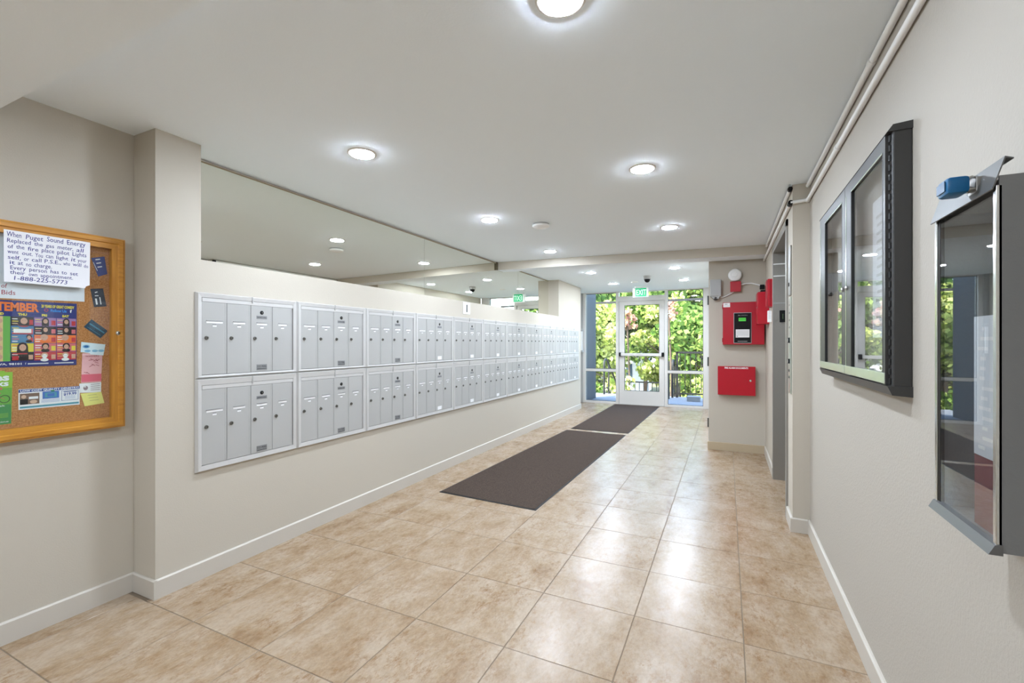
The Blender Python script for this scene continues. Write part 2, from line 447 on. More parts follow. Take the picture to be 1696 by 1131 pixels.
# call panel on the pier
cp = thing('elevator_call_panel', 'tall stainless lift call panel on the side of the right pier', 'call panel', (XE, 3.59, 1.43))
mesh_obj('indicator_plate', MB().box(XE - .012, XE, 3.632, 3.728, 1.61, 1.955, 0, .003), M_STEEL, cp)
mesh_obj('button_plate', MB().box(XE - .01, XE, 3.632, 3.724, .93, 1.60, 0, .003), flat('bright_steel', rgb(196, 204, 196), .3, .8), cp)
mesh_obj('indicator_lamp', MB().box(XE - .016, XE - .012, 3.668, 3.69, 1.675, 1.70), M_BLACK, cp)
for z, s in ((1.30, .018), (1.155, .016)):
    b = MB().box(XE - .018, XE - .01, 3.68 - s, 3.68 + s, z - s, z + s, 0); mesh_obj('button', b, M_BLACK, cp)
    mesh_obj('button_face', MB().box(XE - .02, XE - .018, 3.68 - s * .6, 3.68 + s * .6, z - s * .6, z + s * .6), M_GREYP, cp)
for z in (1.09, 1.045): mesh_obj('key_switch', MB().cyl((XE - .016, 3.68, z), (XE - .01, 3.68, z), .009), M_LOCK, cp)
for z in (1.545, 1.49, 1.44, 1.39):
    mesh_obj('engraved_line', MB().box(XE - .0108, XE - .01, 3.655, 3.705, z - .006, z + .006), M_PLATE, cp)

# ---- storefront ----------------------------------------------------------
Y0, Y1 = YF - .05, YF + .05
GZ0, GZ1 = .043, 2.34
def sidelight(name, x0, x1, gx0, gx1):
    f = MB()
    f.box(x0, gx0, Y0, Y1, 0, CZ); f.box(gx1, x1, Y0, Y1, 0, CZ)
    f.box(gx0, gx1, Y0, Y1, 0, GZ0); f.box(gx0, gx1, Y0, Y1, GZ1, CZ)
    w = struct(name, f, M_WHITE)
    mesh_obj('rail', MB().box(gx0, gx1, Y0 + .01, Y1 - .01, .675, .728), M_WHITE, w)
    mesh_obj('pane', MB().box(gx0 + .001, gx1 - .001, YF - .004, YF + .004, GZ0, .675), M_GLASS, w)
    mesh_obj('pane', MB().box(gx0 + .001, gx1 - .001, YF - .004, YF + .004, .728, GZ1), M_GLASS, w)
    gk = MB()
    for a, b in ((GZ0, .675), (.728, GZ1)):
        for q in ((gx0, gx0 + .008, a, b), (gx1 - .008, gx1, a, b), (gx0, gx1, a, a + .008), (gx0, gx1, b - .008, b)):
            gk.box(q[0], q[1], YF - .012, YF + .012, q[2], q[3])
    mesh_obj('gasket', gk, M_CHAR, w)
    return w
w1 = sidelight('window_1', -2.885, -2.05, -2.763, -2.108)
mesh_obj('jamb_cover', MB().box(-2.885, -2.82, Y0 - .02, Y0, 0, CZ), M_GREYP, w1)
sidelight('window_2', -1.128, -.196, -1.072, -.412)
tr = MB().box(-2.05, -1.128, Y0, Y1, 2.152, 2.255); tr.box(-2.05, -1.128, Y0, Y1, 2.343, CZ)
w3 = struct('window_3', tr, M_WHITE)
mesh_obj('pane', MB().box(-2.049, -1.129, YF - .004, YF + .004, 2.255, 2.343), M_GLASS, w3)
dl = MB()
DX0, DX1, DZ = -2.042, -1.136, 2.148
dl.box(DX0, -1.935, YF - .022, YF + .022, .008, DZ); dl.box(-1.235, DX1, YF - .022, YF + .022, .008, DZ)
dl.box(-1.935, -1.235, YF - .022, YF + .022, .008, .287); dl.box(-1.935, -1.235, YF - .022, YF + .022, 2.07, DZ)
door = struct('door_1', dl, M_WHITE)
mesh_obj('pane', MB().box(-1.936, -1.234, YF - .004, YF + .004, .286, 2.071), M_GLASS, door)
gk = MB()
for q in ((-1.935, -1.927, .287, 2.07), (-1.243, -1.235, .287, 2.07), (-1.935, -1.235, .287, .295), (-1.935, -1.235, 2.062, 2.07)):
    gk.box(q[0], q[1], YF - .012, YF + .012, q[2], q[3])
mesh_obj('gasket', gk, M_CHAR, door)
pb = mesh_obj('push_bar', MB().box(-2.0, -1.185, YF - .085, YF - .05, 1.012, 1.07, 0, .006), M_WHITE, door)
mesh_obj('end_cap', MB().box(-2.036, -2.0, YF - .085, YF - .022, 1.002, 1.082, 0, .004), M_BLACK, pb)
mesh_obj('end_cap', MB().box(-1.185, -1.14, YF - .085, YF - .022, 1.002, 1.088, 0, .004), M_BLACK, pb)
mesh_obj('threshold', MB().box(-2.05, -1.128, YF - .06, YF + .07, 0, .007), M_ALU, door)

# pull bar on the left jamb
ph = thing('wall_pull_handle', 'white vertical pull bar on the jamb left of the tall left sidelight', 'handle', (-2.84, Y0 - .02, 1.33))
mesh_obj('bar', MB().box(-2.845, -2.81, Y0 - .095, Y0 - .068, 1.075, 1.58, 0, .005), M_WPLAST, ph)
for z in (1.10, 1.555): mesh_obj('bracket', MB().box(-2.855, -2.8, Y0 - .0975, Y0 - .02, z - .022, z + .022, 0, .004), M_GREYP, ph)

# side door whose hinges show at the left edge of the fire panel wall
sd = struct('door_2', MB().box(-.2, -.1955, 6.02, 6.94, 0, 2.06), M_WHITE)
for z in (1.80, 1.055, .315): mesh_obj('hinge', MB().cyl((-.204, 6.0, z - .055), (-.204, 6.0, z + .055), .008, n=10), M_CHAR, sd)

# ================================================================== MIRROR
mir = thing('wall_mirror', 'long frameless wall mirror above the mailbox ledge', 'mirror', (XL, 1.505, 1.70))
for y0, y1 in ((1.504, 3.771), (3.774, 6.053), (6.057, 7.308)):
    mesh_obj('mirror_panel', MB().box(XL + .001, XL + .008, y0, y1, 1.68, 2.338), M_MIRROR, mir)
mesh_obj('top_channel', MB().box(XL + .001, XL + .014, 1.504, 7.308, 2.338, 2.343), flat('mirror_channel', rgb(150, 138, 108), .5), mir)
for y in (3.7725, 6.055): mesh_obj('seam', MB().box(XL + .001, XL + .0065, y - .0016, y + .0016, 1.68, 2.338), flat('mirror_seam', rgb(150, 148, 138), .6), mir)

# ================================================================== MAILBOXES
PITCH, MY0 = .633, 1.468
def mail_unit(name, label, upper, ystart):
    y0 = ystart; y1 = y0 + PITCH
    if upper: zt, hb, dt, db, zb, lz, nz, az, pz, uz = 1.557, 1.530, 1.506, 1.108, 1.087, 1.309, 1.396, 1.466, 1.437, 1.134
    else: zt, hb, dt, db, zb, lz, nz, az, pz, uz = 1.0865, 1.050, 1.027, .617, .580, .822, .906, .978, .950, .640
    t = thing(name, label, 'mailbox', (XM, y0, zb), 'mailbox units in two rows on the left wall')
    fr = MB()
    def rect(ins_l, ins_r, zlo, zhi, x): return [(x, y0 + ins_l, zlo), (x, y1 - ins_r, zlo), (x, y1 - ins_r, zhi), (x, y0 + ins_l, zhi)]
    rects = [rect(.0005, .0005, zb, zt, XM), rect(.0005, .0005, zb, zt, XM + .004), rect(.009, .009, zb + .008, zt - .006, XM + .0195),
             rect(.028, .032, db - .003, hb, XM + .0165), rect(.029, .033, db - .002, hb - .001, XM + .003)]
    vs = sum(rects, []); fs = []
    for k in range(4):
        for i in range(4):
            j = (i + 1) % 4; fs.append((k * 4 + i, k * 4 + j, k * 4 + 4 + j, k * 4 + 4 + i))
    fr.add(vs, fs)
    mesh_obj('frame', fr, M_ALUF, t)
    mesh_obj('housing', MB().box(XM + .0005, XM + .003, y0 + .028, y1 - .032, db - .003, hb), M_DARKGAP, t)
    ym = y0 + .318
    hd = MB()
    hd.prism([(XM + .003, dt + .0015), (XM + .0165, dt + .0015), (XM + .0165, hb - .002), (XM + .003, hb - .002)], 'y', y0 + .0305, y1 - .034)
    ho = mesh_obj('hood', hd, M_ALUF, t)
    mesh_obj('centre_clip', MB().box(XM + .016, XM + .022, ym - .003, ym + .003, hb - .012, zt - .003), M_ALU, ho)
    dy = [.0275, .1655, .3085, .4505, .5935]
    for i in range(4):
        a, b = y0 + dy[i] + .0015, y0 + dy[i + 1] - .0015
        d = MB().box(XM + .003, XM + .0155, a, b, db, dt, 0)
        d.box(XM + .0155, XM + .0162, b - .010, b - .0075, db + .002, dt - .002)
        do = mesh_obj('door', d, M_ALU, t)
        c = (a + b) / 2; xf = XM + .0155
        w = [.045, .036, .034, .030][i]
        ns = MB().box(xf, xf + .0016, c - w, c + w, nz - .006, nz + .006, 1)
        ns.box(xf, xf + .0045, c - w, c + w, nz + .006, nz + .0088, 0)
        mesh_obj('name_slot', ns, [M_PLATE, M_LABEL], do)
        nt = MB().box(xf, xf + .001, c - .011, c + .011, nz - .025, nz - .0165, 0); nt.box(xf, xf + .0012, c - .010, c + .009, nz - .0165, nz - .0115, 1)
        mesh_obj('number_tab', nt, [M_LABEL, M_PLATE], do)
        lk = MB().lathe((xf, a + .024, lz), X_, [(.0105, 0), (.0105, .003), (.0085, .0065), (.0085, .008)], 16, 0)
        lk.box(xf + .008, xf + .0085, a + .024 - .0012, a + .024 + .0012, lz - .004, lz + .004, 1)
        mesh_obj('lock', lk, [M_LOCK, M_BLACK], do, smooth=True)
        if i == 2:
            ar = MB().lathe((xf, c, az), X_, [(.0115, 0), (.0115, .002), (.0095, .004)], 18, 0)
            ar.disc((xf + .0042, c + .001, az), Y_, Z_, .004, .006, 8, 1)
            mesh_obj('arrow_lock', ar, [M_BLACK, M_LOCK], do)
            pl = MB().box(xf, xf + .0012, c - .034, c + .034, pz - .0095, pz + .0095, 0)
            pl.text('APPROVED', .0105, (xf + .0013, c - .030, pz - .004), Y_, Z_, 1, 'LEFT', .06, res=1)
            mesh_obj('approval_plate', pl, [M_PLATE, M_INK], do)
            far = ystart > MY0 + PITCH * 2.5
            um = MB().box(xf, xf + .0012, c - .034, c + .034, uz - .017, uz + .017, 0)
            if not far:
                um.text('U.S. MAIL', .017, (xf + .0013, c - .030, uz - .001), Y_, Z_, 1, 'LEFT', .06, res=1)
                um.box(xf + .0012, xf + .0015, c - .03, c + .03, uz - .011, uz - .0085, 1)
            mesh_obj('mail_plate', um, [M_LABEL if far else M_PLATE, M_INK], do)
    return t
ORD = ['next to the pillar', 'second from the pillar', 'third from the pillar', 'fourth from the pillar', 'fifth from the pillar', 'sixth from the pillar',
       'fifth from the entrance end', 'fourth from the entrance end', 'third from the entrance end', 'second from the entrance end', 'last before the glass entrance']
for up in (True, False):
    row = 'upper' if up else 'lower'
    protos = {}
    for k in range(11):
        lab = 'silver four-door mailbox unit, %s row, %s' % (row, ORD[k])
        kind = 'near' if k < 3 else 'far'
        if kind not in protos:
            protos[kind] = mail_unit('mailbox_unit', lab, up, MY0 + PITCH * k); pk = k
        else:
            p = protos[kind]; k0 = 0 if kind == 'near' else 3
            dup(p, (p.location.x, p.location.y + PITCH * (k - k0), p.location.z), lab)

# sign "1" above the mailboxes
sg = thing('floor_number_sign', 'small white sign with a black number 1 above the mailboxes', 'sign', (XM, 4.283, 1.66))
mesh_obj('plate', MB().box(XM, XM + .006, 4.209, 4.357, 1.597, 1.727, 0, .002), M_LABEL, sg)
n1 = MB().text('1', .105, (XM + .0065, 4.283, 1.625), Y_, Z_, 0, 'CENTER', bold=.0055)
mesh_obj('numeral', n1, M_BLACK, sg)

# ================================================================== CEILING LIGHTS
LG = 'round recessed downlights'
def downlight(x, y, z, label):
    t = thing('recessed_downlight', label, 'ceiling light', (x, y, z), LG)
    mesh_obj('trim_ring', MB().lathe((x, y, z), (0, 0, -1), [(.080, 0), (.080, .003), (.073, .006), (.065, .005), (.065, 0)], 28), M_WHITE, t, smooth=True)
    lens = MB().lathe((x, y, z - .003), (0, 0, -1), [(.0645, 0), (.0645, .0051), (.058, .0066), (.03, .0075)], 28)
    mesh_obj('lens', lens, M_LENS2 if y > 6 else M_LENS, t)
for a in [(-1.87, 1.958, CZ, 'downlight in front of the pillar, left of the lobby ceiling'),
          (-.47, 2.868, CZ, 'downlight nearest the display case on the right wall, between case and pier'),
          (-1.87, 3.489, CZ, 'downlight beside the round smoke detector'),
          (-.48, 4.422, CZ, 'downlight near the lift doorway, in front of the beam'),
          (-1.87, 4.989, CZ, 'downlight on the mailbox side just before the beam'),
          (-.47, 1.345, CZ, 'downlight cut off by the top edge of the picture'),
          (-1.87, 6.765, CZ, 'downlight just behind the beam on the mailbox side'),
          (-1.85, 8.18, CZ, 'downlight over the mat end, left of the exit sign'),
          (-.67, 6.835, CZ, 'downlight just behind the beam above the fire panel wall'),
          (-.66, 8.2, CZ, 'downlight right of the dome camera, closest to the glass entrance'),
          (-1.87, -.15, 2.25, 'downlight in the dropped soffit, mailbox side, nearest'),
          (-.47, -.9, 2.25, 'downlight in the dropped soffit, display case side'),
          (-1.87, -1.75, 2.25, 'downlight in the dropped soffit by the back wall')]: downlight(*a)
sm = thing('smoke_detector', 'round white smoke detector on the ceiling beside a downlight', 'smoke detector', (-1.518, 3.814, CZ))
mesh_obj('base', MB().lathe((-1.518, 3.814, CZ), (0, 0, -1), [(.075, 0), (.075, .012)], 28), M_GREYP, sm, smooth=True)
mesh_obj('cover', MB().lathe((-1.518, 3.814, CZ - .012), (0, 0, -1), [(.078, 0), (.075, .014), (.055, .022), (.02, .025)], 28), M_WPLAST, sm, smooth=True)
dc = thing('dome_camera', 'small white security camera with black dome on the entrance ceiling', 'camera', (-1.152, 7.5, CZ))
mesh_obj('base', MB().lathe((-1.152, 7.5, CZ), (0, 0, -1), [(.062, 0), (.062, .02), (.056, .03), (.056, .052)], 24), M_GREYP, dc, smooth=True)
mesh_obj('dome', MB().lathe((-1.152, 7.5, CZ - .052), (0, 0, -1), [(.046, 0), (.046, .012), (.04, .03), (.026, .046), (.008, .053)], 24), M_BLACK, dc, smooth=True)
sp = tag(mesh_obj('sprinkler_cover', MB().lathe((-1.468, 8.146, CZ), (0, 0, -1), [(.06, 0), (.058, .005), (.01, .006)], 24), M_WPLAST, smooth=True, origin=(-1.468, 8.146, CZ)),
         'flat white round cover plate on the ceiling in front of the exit sign', 'cover plate')

# exit sign
ex = thing('exit_sign', 'green and white exit sign hanging in front of the glass door', 'exit sign', (-1.49, 8.9, CZ))
mesh_obj('canopy', MB().box(-1.60, -1.37, 8.86, 8.94, 2.335, CZ), M_WPLAST, ex)
mesh_obj('housing', MB().box(-1.638, -1.345, 8.88, 8.92, 2.158, 2.335, 0, .004), M_WPLAST, ex)
fc = MB().box(-1.586, -1.381, 8.876, 8.88, 2.172, 2.33, 0)
fc.text('EXIT', .15, (-1.572, 8.8755, 2.198), X_, Z_, 1, 'LEFT', .178, bold=.0)
mesh_obj('face', fc, [flat('exit_green', rgb(40, 170, 112), .4, 0, rgb(30, 190, 120), .35), flat('exit_letters', rgb(226, 246, 236), .4, 0, rgb(220, 250, 235), .5)], ex)
fc = MB().box(-1.586, -1.381, 8.92, 8.924, 2.172, 2.33, 0)
mesh_obj('face', fc, MATS['exit_green'], ex)

# ================================================================== NOTICE BOARD (left wall)
BY0, BY1, BZ0, BZ1 = .10, 1.229, .862, 1.80
nb = thing('notice_board', 'oak-framed glass-fronted cork notice board on the left wall', 'notice board', (XL, (BY0 + BY1) / 2, BZ0))
FW = .054
def rail(y0, y1, z0, z1, outer):  # simple stepped moulding
    pass
def oak_piece(poly_out, mat):
    mb = MB()
    mb.prism(poly_out, 'x', XL, XL + .036); return mb
mesh_obj('rail', oak_piece([(BY0, BZ1), (BY1, BZ1), (BY1 - FW, BZ1 - FW), (BY0 + FW, BZ1 - FW)], 0), M_OAKR, nb)
mesh_obj('rail', oak_piece([(BY0, BZ0), (BY1, BZ0), (BY1 - FW, BZ0 + FW), (BY0 + FW, BZ0 + FW)], 0), M_OAKR, nb)
mesh_obj('stile', oak_piece([(BY1, BZ0), (BY1, BZ1), (BY1 - FW, BZ1 - FW), (BY1 - FW, BZ0 + FW)], 0), M_OAKS, nb)
mesh_obj('stile', oak_piece([(BY0, BZ0), (BY0, BZ1), (BY0 + FW, BZ1 - FW), (BY0 + FW, BZ0 + FW)], 0), M_OAKS, nb)
lp = MB().ring(BY0 + .004, BY1 - .004, BZ0 + .004, BZ1 - .004, [(0, XL + .036), (.006, XL + .042), (.022, XL + .042), (.026, XL + .036)])
mesh_obj('raised_moulding', lp, M_OAKR, nb)
mesh_obj('cork_panel', MB().box(XL + .001, XL + .010, BY0 + FW - .004, BY1 - FW + .004, BZ0 + FW - .004, BZ1 - FW + .004), M_CORK, nb)
mesh_obj('glass_pane', MB().box(XL + .026, XL + .029, BY0 + FW - .003, BY1 - FW + .003, BZ0 + FW - .003, BZ1 - FW + .003), M_GLASS, nb)
lk = MB().lathe((XL + .036, 1.2, 1.33), X_, [(.011, 0), (.011, .004), (.008, .006)], 18, 0); lk.box(XL + .042, XL + .0425, 1.1985, 1.2015, 1.324, 1.336, 1)
mesh_obj('lock', lk, [M_CHROME, M_BLACK], nb, smooth=True)

XC = XL + .010
def paper(name, label, cat, poly, x, col, dx=.0008, mats=None, extra=None):
    cy = sum(p[0] for p in poly) / len(poly); cz = min(p[1] for p in poly)
    mb = MB().prism(poly, 'x', x, x + dx, 0)
    if extra: extra(mb, x + dx)
    return tag(mesh_obj(name, mb, mats or [col], origin=(x, cy, cz)), label, cat)
M_BLUEINK = flat('blue_ink', rgb(38, 44, 128), .7)
M_REDINK = flat('red_ink', rgb(168, 60, 72), .7)
def hand(mb, x, lines, m, seed=3):
    rr = random.Random(seed)
    for (body, y0, y1, z, size) in lines:
        words_ = body.split(' '); tot = sum(len(w) for w in words_) + (len(words_) - 1); per = (y1 - y0) / tot; y = y0
        for w in words_:
            wd = per * len(w)
            t = rr.uniform(-.035, .035)
            mb.text(w, size * rr.uniform(.95, 1.08), (x, y, z + rr.uniform(-.002, .002)), (0, math.cos(t), math.sin(t)), (0, -math.sin(t), math.cos(t)), m, 'LEFT', wd * .97, shear=rr.uniform(-.05, .12), bold=.0001, res=2, off=.0003)
            y += wd + per
# sheet behind, pinned under the glass
def sheet2(mb, x):
    hand(mb, x, [('of', .803, .822, 1.514, .026), ('Bids', .803, .846, 1.489, .026), ('List', .72, .785, 1.512, .03)], 1, 5)
    for z in (1.74, 1.715, 1.69, 1.665, 1.64, 1.615, 1.59): mb.box(x, x + .0002, .52, .795, z, z + .0035, 2)
paper('notice_sheet', 'pale sheet with red handwriting, half hidden behind the handwritten notice', 'paper',
      [(.50, 1.765), (1.078, 1.765), (1.079, 1.478), (.50, 1.462)], XC, None, mats=[M_PAPERG, M_REDINK, flat('pale_blue', rgb(150, 170, 200), .7)], extra=sheet2)
def sign(mb, x):
    L = [('When Puget Sound Energy', .812, 1.073, 1.7335, .030), ('Replaced the gas meter, all', .812, 1.066, 1.7075, .024), ('of the fire place pilot Lights', .815, 1.076, 1.684, .024),
         ('went out. You can light it your', .815, 1.078, 1.660, .024), ('self, or call P.S.E., who will do', .815, 1.082, 1.6375, .023), ('it at no charge.', .820, .955, 1.6155, .024),
         ('Every person has to set', .822, 1.045, 1.5945, .024), ('their own appointment.', .822, 1.030, 1.5735, .023), ('1-888-225-5773', .829, 1.007, 1.549, .026)]
    hand(mb, x, [(b, y0, y1, z, s) for b, y0, y1, z, s in L], 1)
paper('handwritten_notice', 'white card handwritten in blue ink taped to the notice board glass', 'paper',
      [(.805, 1.54), (1.071, 1.54), (1.0745, 1.549), (1.088, 1.556), (1.09, 1.76), (.804, 1.76)], XL + .0355, None, .0012, [M_PAPER, M_BLUEINK], sign)
# comedy calendar poster
pm = [flat('poster_navy', rgb(38, 46, 118), .5), flat('poster_orange', rgb(238, 122, 52), .5), flat('poster_yellow', rgb(228, 208, 70), .5), flat('poster_skyblue', rgb(36, 130, 214), .5),
      flat('poster_red', rgb(196, 56, 62), .5), flat('poster_lilac', rgb(160, 120, 170), .5), flat('poster_pink', rgb(214, 110, 116), .5), flat('poster_green', rgb(112, 176, 84), .5),
      flat('poster_skin', rgb(206, 160, 136), .5), flat('poster_hair', rgb(44, 30, 30), .5), flat('poster_white', rgb(238, 238, 236), .5), flat('poster_teal', rgb(74, 126, 168), .5), flat('poster_cream', rgb(222, 190, 140), .5)]
def poster(mb, x):
    o = (x, 0, 0); e = .0004
    def q(y0, y1, z0, z1, m, k=1): mb.quad(o, Y_, Z_, y0, y1, z0, z1, m, e * k)
    mb.text('SEPTEMBER', .050, (x, .738, 1.4195), Y_, Z_, 1, 'LEFT', .183, bold=.0022)
    mb.text('20 YEARS OF GREAT COMEDY', .017, (x, .928, 1.4405), Y_, Z_, 2, 'LEFT', .113, bold=.0008)
    mb.text('Follow Us', .016, (x, .958, 1.4225), Y_, Z_, 3, 'LEFT', .055, bold=.0008)
    mb.text('f', .018, (x, 1.026, 1.4225), Y_, Z_, 10, 'LEFT', bold=.0008)
    mb.disc((x, .944, 1.429), Y_, Z_, .007, .007, 14, 4, e); mb.disc((x, .944, 1.429), Y_, Z_, .0048, .0048, 14, 0, e * 1.5)
    for wd, c in (('TUE', .738), ('WED', .796), ('THU', .868), ('FRI', .938), ('SAT', 1.010)): mb.text(wd, .0135, (x, c, 1.4005), Y_, Z_, 2, 'CENTER', bold=.0008)
    rows = [1.395, 1.3555, 1.318, 1.280, 1.241, 1.203]
    for r in range(5):
        for a, b in ((.652, .741), (.742, .831)):
            q(a, b - .022, rows[r + 1], rows[r], 12); q(b - .022, b, rows[r + 1], rows[r], 7)
            q(a + .01, a + .04, rows[r + 1] + .006, rows[r] - .006, 10, 2); mb.disc((x, b - .03, (rows[r] + rows[r + 1]) / 2), Y_, Z_, .007, .010, 10, 8, e * 2)
            q(a + .01, b - .03, rows[r] - .008, rows[r] - .004, 1, 3)
    cols = [[9, 11, 11, 2, 9], [5, 9, 1, 6, 4], [5, 9, 1, 6, 4]]
    xs = [(.833, .903), (.905, .977), (.979, 1.047)]
    for ci, (a, b) in enumerate(xs):
        for r in range(5):
            q(a, b, rows[r + 1] + .001, rows[r] - .0005, cols[ci][r])
            for k in range(3):
                z = rows[r] - .008 - k * .010
                q(a + .003, a + .020 + .004 * ((r + k) % 2), z - .0035, z, [10, 2, 12, 6, 10][(r + k + ci) % 5], 2)
            q(b - .016, b - .002, rows[r + 1] + .006, rows[r] - .012, [4, 6, 4, 2, 8][r], 2)
    def face(c, z, w=.009, h=.012, long=False, hm=9, sm=8, body=9):
        mb.disc((x, c, z - .017), Y_, Z_, w * 1.7, h * .75, 14, body, e * 3)
        if long: mb.quad(o, Y_, Z_, c - w * 1.55, c + w * 1.55, z - .022, z + .004, hm, e * 4)
        mb.disc((x, c, z + .003), Y_, Z_, w * 1.5, h * 1.25, 14, hm, e * 5)
        mb.disc((x, c, z - .001), Y_, Z_, w, h, 14, sm, e * 6)
        for s in (-.35, .35): mb.disc((x, c + s * w, z + .001), Y_, Z_, .0012, .0009, 6, 9, e * 7)
    face(.872, 1.378, .011, .014, True, 9, 8, 4); q(.84, .895, 1.325, 1.342, 10, 5); q(.836, .90, 1.3195, 1.324, 4, 5)
    face(.888, 1.306, .006, .008, False, 9, 8, 9)
    face(.868, 1.262, .011, .015, True, 9, 8, 9); q(.837, .883, 1.232, 1.237, 4, 5); q(.836, .855, 1.207, 1.225, 4, 8)
    for c in (.941, 1.012):
        face(c, 1.379, .0075, .010, True, 9, 8, 5); face(c, 1.341, .0075, .010, True); face(c - .004, 1.304, .0085, .011, False, 8, 8, 1); face(c, 1.265, .0085, .011, False, 9, 8, 9); face(c - .003, 1.223, .008, .010, False, 8, 10, 10)
    mb.text('Seattle, WA, 98101', .0115, (x, .735, 1.187), Y_, Z_, 10, 'LEFT', .13, bold=.0003)
    mb.text('f', .012, (x, .876, 1.187), Y_, Z_, 10, 'LEFT')
    for a, b in ((.885, .95), (.972, 1.035)):
        k = a
        while k < b: q(k, k + .0028, 1.187, 1.1925, 10); k += .0042
paper('calendar_poster', 'navy September comedy calendar poster with orange title and portrait grid', 'poster',
      [(.645, 1.177), (1.049, 1.178), (1.05, 1.466), (.645, 1.462)], XC + .001, None, mats=pm, extra=poster)
# green flyer
gm = [flat('flyer_lime', rgb(140, 190, 50), .5), M_PAPER, flat('flyer_green', rgb(58, 140, 74), .5), flat('flyer_dark', rgb(40, 50, 44), .5), flat('flyer_skin', rgb(196, 110, 90), .5), flat('flyer_mid', rgb(100, 168, 60), .5)]
def flyer(mb, x):
    mb.quad((x, 0, 0), Y_, Z_, .62, .8355, 1.02, 1.09, 5, .0003); mb.quad((x, 0, 0), Y_, Z_, .62, .834, .937, 1.02, 2, .0003)
    mb.text('bikes', .040, (x, .72, 1.122), Y_, Z_, 1, 'LEFT', .107, bold=.0015); mb.text('books', .032, (x, .728, 1.099), Y_, Z_, 1, 'LEFT', .097, bold=.001)
    for c in (.755, .814):
        mb.add(*ring2d((x + .0006), c, 1.043, .0165, .014, 22), 3)
    mb.add(*seg2d(x + .0006, (.755, 1.043), (.778, 1.066), .002), 4); mb.add(*seg2d(x + .0006, (.778, 1.066), (.814, 1.043), .002), 4); mb.add(*seg2d(x + .0006, (.785, 1.043), (.803, 1.07), .0026), 4); mb.add(*seg2d(x + .0007, (.798, 1.09), (.790, 1.072), .005), 3)
    mb.disc((x, .803, 1.088), Y_, Z_, .005, .006, 10, 4, .0007)
    for z, a in ((1.012, .80), (.999, .775), (.990, .74)): mb.text('for a week' if z > 1.01 else ('of summer' if z > .995 else 'from Jan. 12'), .011, (x, a - .06, z), Y_, Z_, 1, 'LEFT', .075, off=.001)
    for z in (.982, .977, .972, .967): mb.quad((x, 0, 0), Y_, Z_, .70, .825, z - .0015, z, 0, .0008)
    mb.text('magazine', .010, (x, .755, .944), Y_, Z_, 1, 'LEFT', .07, off=.001)
def ring2d(x, cy, cz, ro, ri, n):
    vs = []
    for i in range(n):
        t = 2 * math.pi * i / n; vs += [(x, cy + ro * math.cos(t), cz + ro * math.sin(t)), (x, cy + ri * math.cos(t), cz + ri * math.sin(t))]
    return vs, [(2 * i, 2 * ((i + 1) % n), 2 * ((i + 1) % n) + 1, 2 * i + 1) for i in range(n)]
def seg2d(x, a, b, w):
    dy, dz = b[0] - a[0], b[1] - a[1]; l = math.hypot(dy, dz); ny, nz = -dz / l * w / 2, dy / l * w / 2
    return [(x, a[0] + ny, a[1] + nz), (x, b[0] + ny, b[1] + nz), (x, b[0] - ny, b[1] - nz), (x, a[0] - ny, a[1] - nz)], [(0, 1, 2, 3)]
paper('bicycle_flyer', 'green flyer with a cyclist and white lettering in the lower corner of the board', 'flyer',
      [(.62, .937), (.834, .936), (.8385, 1.157), (.815, 1.157), (.815, 1.163), (.62, 1.168)], XC, None, mats=gm, extra=flyer)
# dentist coupon
cm = [M_PAPER, flat('coupon_blue', rgb(40, 70, 150), .5), flat('coupon_teal', rgb(70, 150, 170), .5), flat('coupon_photo', rgb(120, 92, 78), .5), flat('coupon_mid', rgb(58, 108, 190), .5), M_BLACK, flat('coupon_skin', rgb(214, 176, 150), .5), flat('coupon_green', rgb(40, 130, 90), .5)]
def coupon(mb, x):
    def q(y0, y1, z0, z1, m, k=1): mb.quad((x, 0, 0), Y_, Z_, y0, y1, z0, z1, m, .0003 * k)
    q(.856, 1.061, 1.065, 1.078, 1); mb.text('LOW COST QUALITY DENISTRY!', .012, (x, .861, 1.0675), Y_, Z_, 0, 'LEFT', .196, bold=.0004)
    q(.86, .922, 1.012, 1.060, 3, 1); q(.86, .885, 1.012, 1.035, 5, 2); q(.888, .918, 1.034, 1.045, 0, 2); mb.disc((x, .903, 1.022), Y_, Z_, .012, .008, 12, 6, .0008); mb.disc((x, .872, 1.046), Y_, Z_, .008, .008, 12, 6, .0008)
    q(.932, .988, 1.030, 1.063, 4); q(.94, .98, 1.036, 1.057, 2, 2); q(.948, .972, 1.040, 1.053, 4, 3); q(.96, .972, 1.060, 1.068, 7, 3)
    for z in (1.026, 1.021, 1.016): q(.928, .99, z - .0012, z, 4)
    q(.996, 1.056, 1.015, 1.061, 1); q(.9975, 1.0545, 1.0165, 1.0595, 0, 2); mb.text('$19.99', .017, (x, 1.003, 1.039), Y_, Z_, 1, 'LEFT', .046, bold=.0006, off=.0012)
    q(1.003, 1.05, 1.054, 1.0575, 1, 3)
    for z in (1.034, 1.029, 1.024): q(1.008, 1.045, z - .001, z, 4, 3)
    q(.86, 1.058, .996, 1.004, 2)
paper('dentist_coupon', 'long white and blue dentistry coupon under the calendar poster', 'coupon', [(.856, .991), (1.061, .990), (1.062, 1.077), (.856, 1.080)], XC, None, mats=cm, extra=coupon)
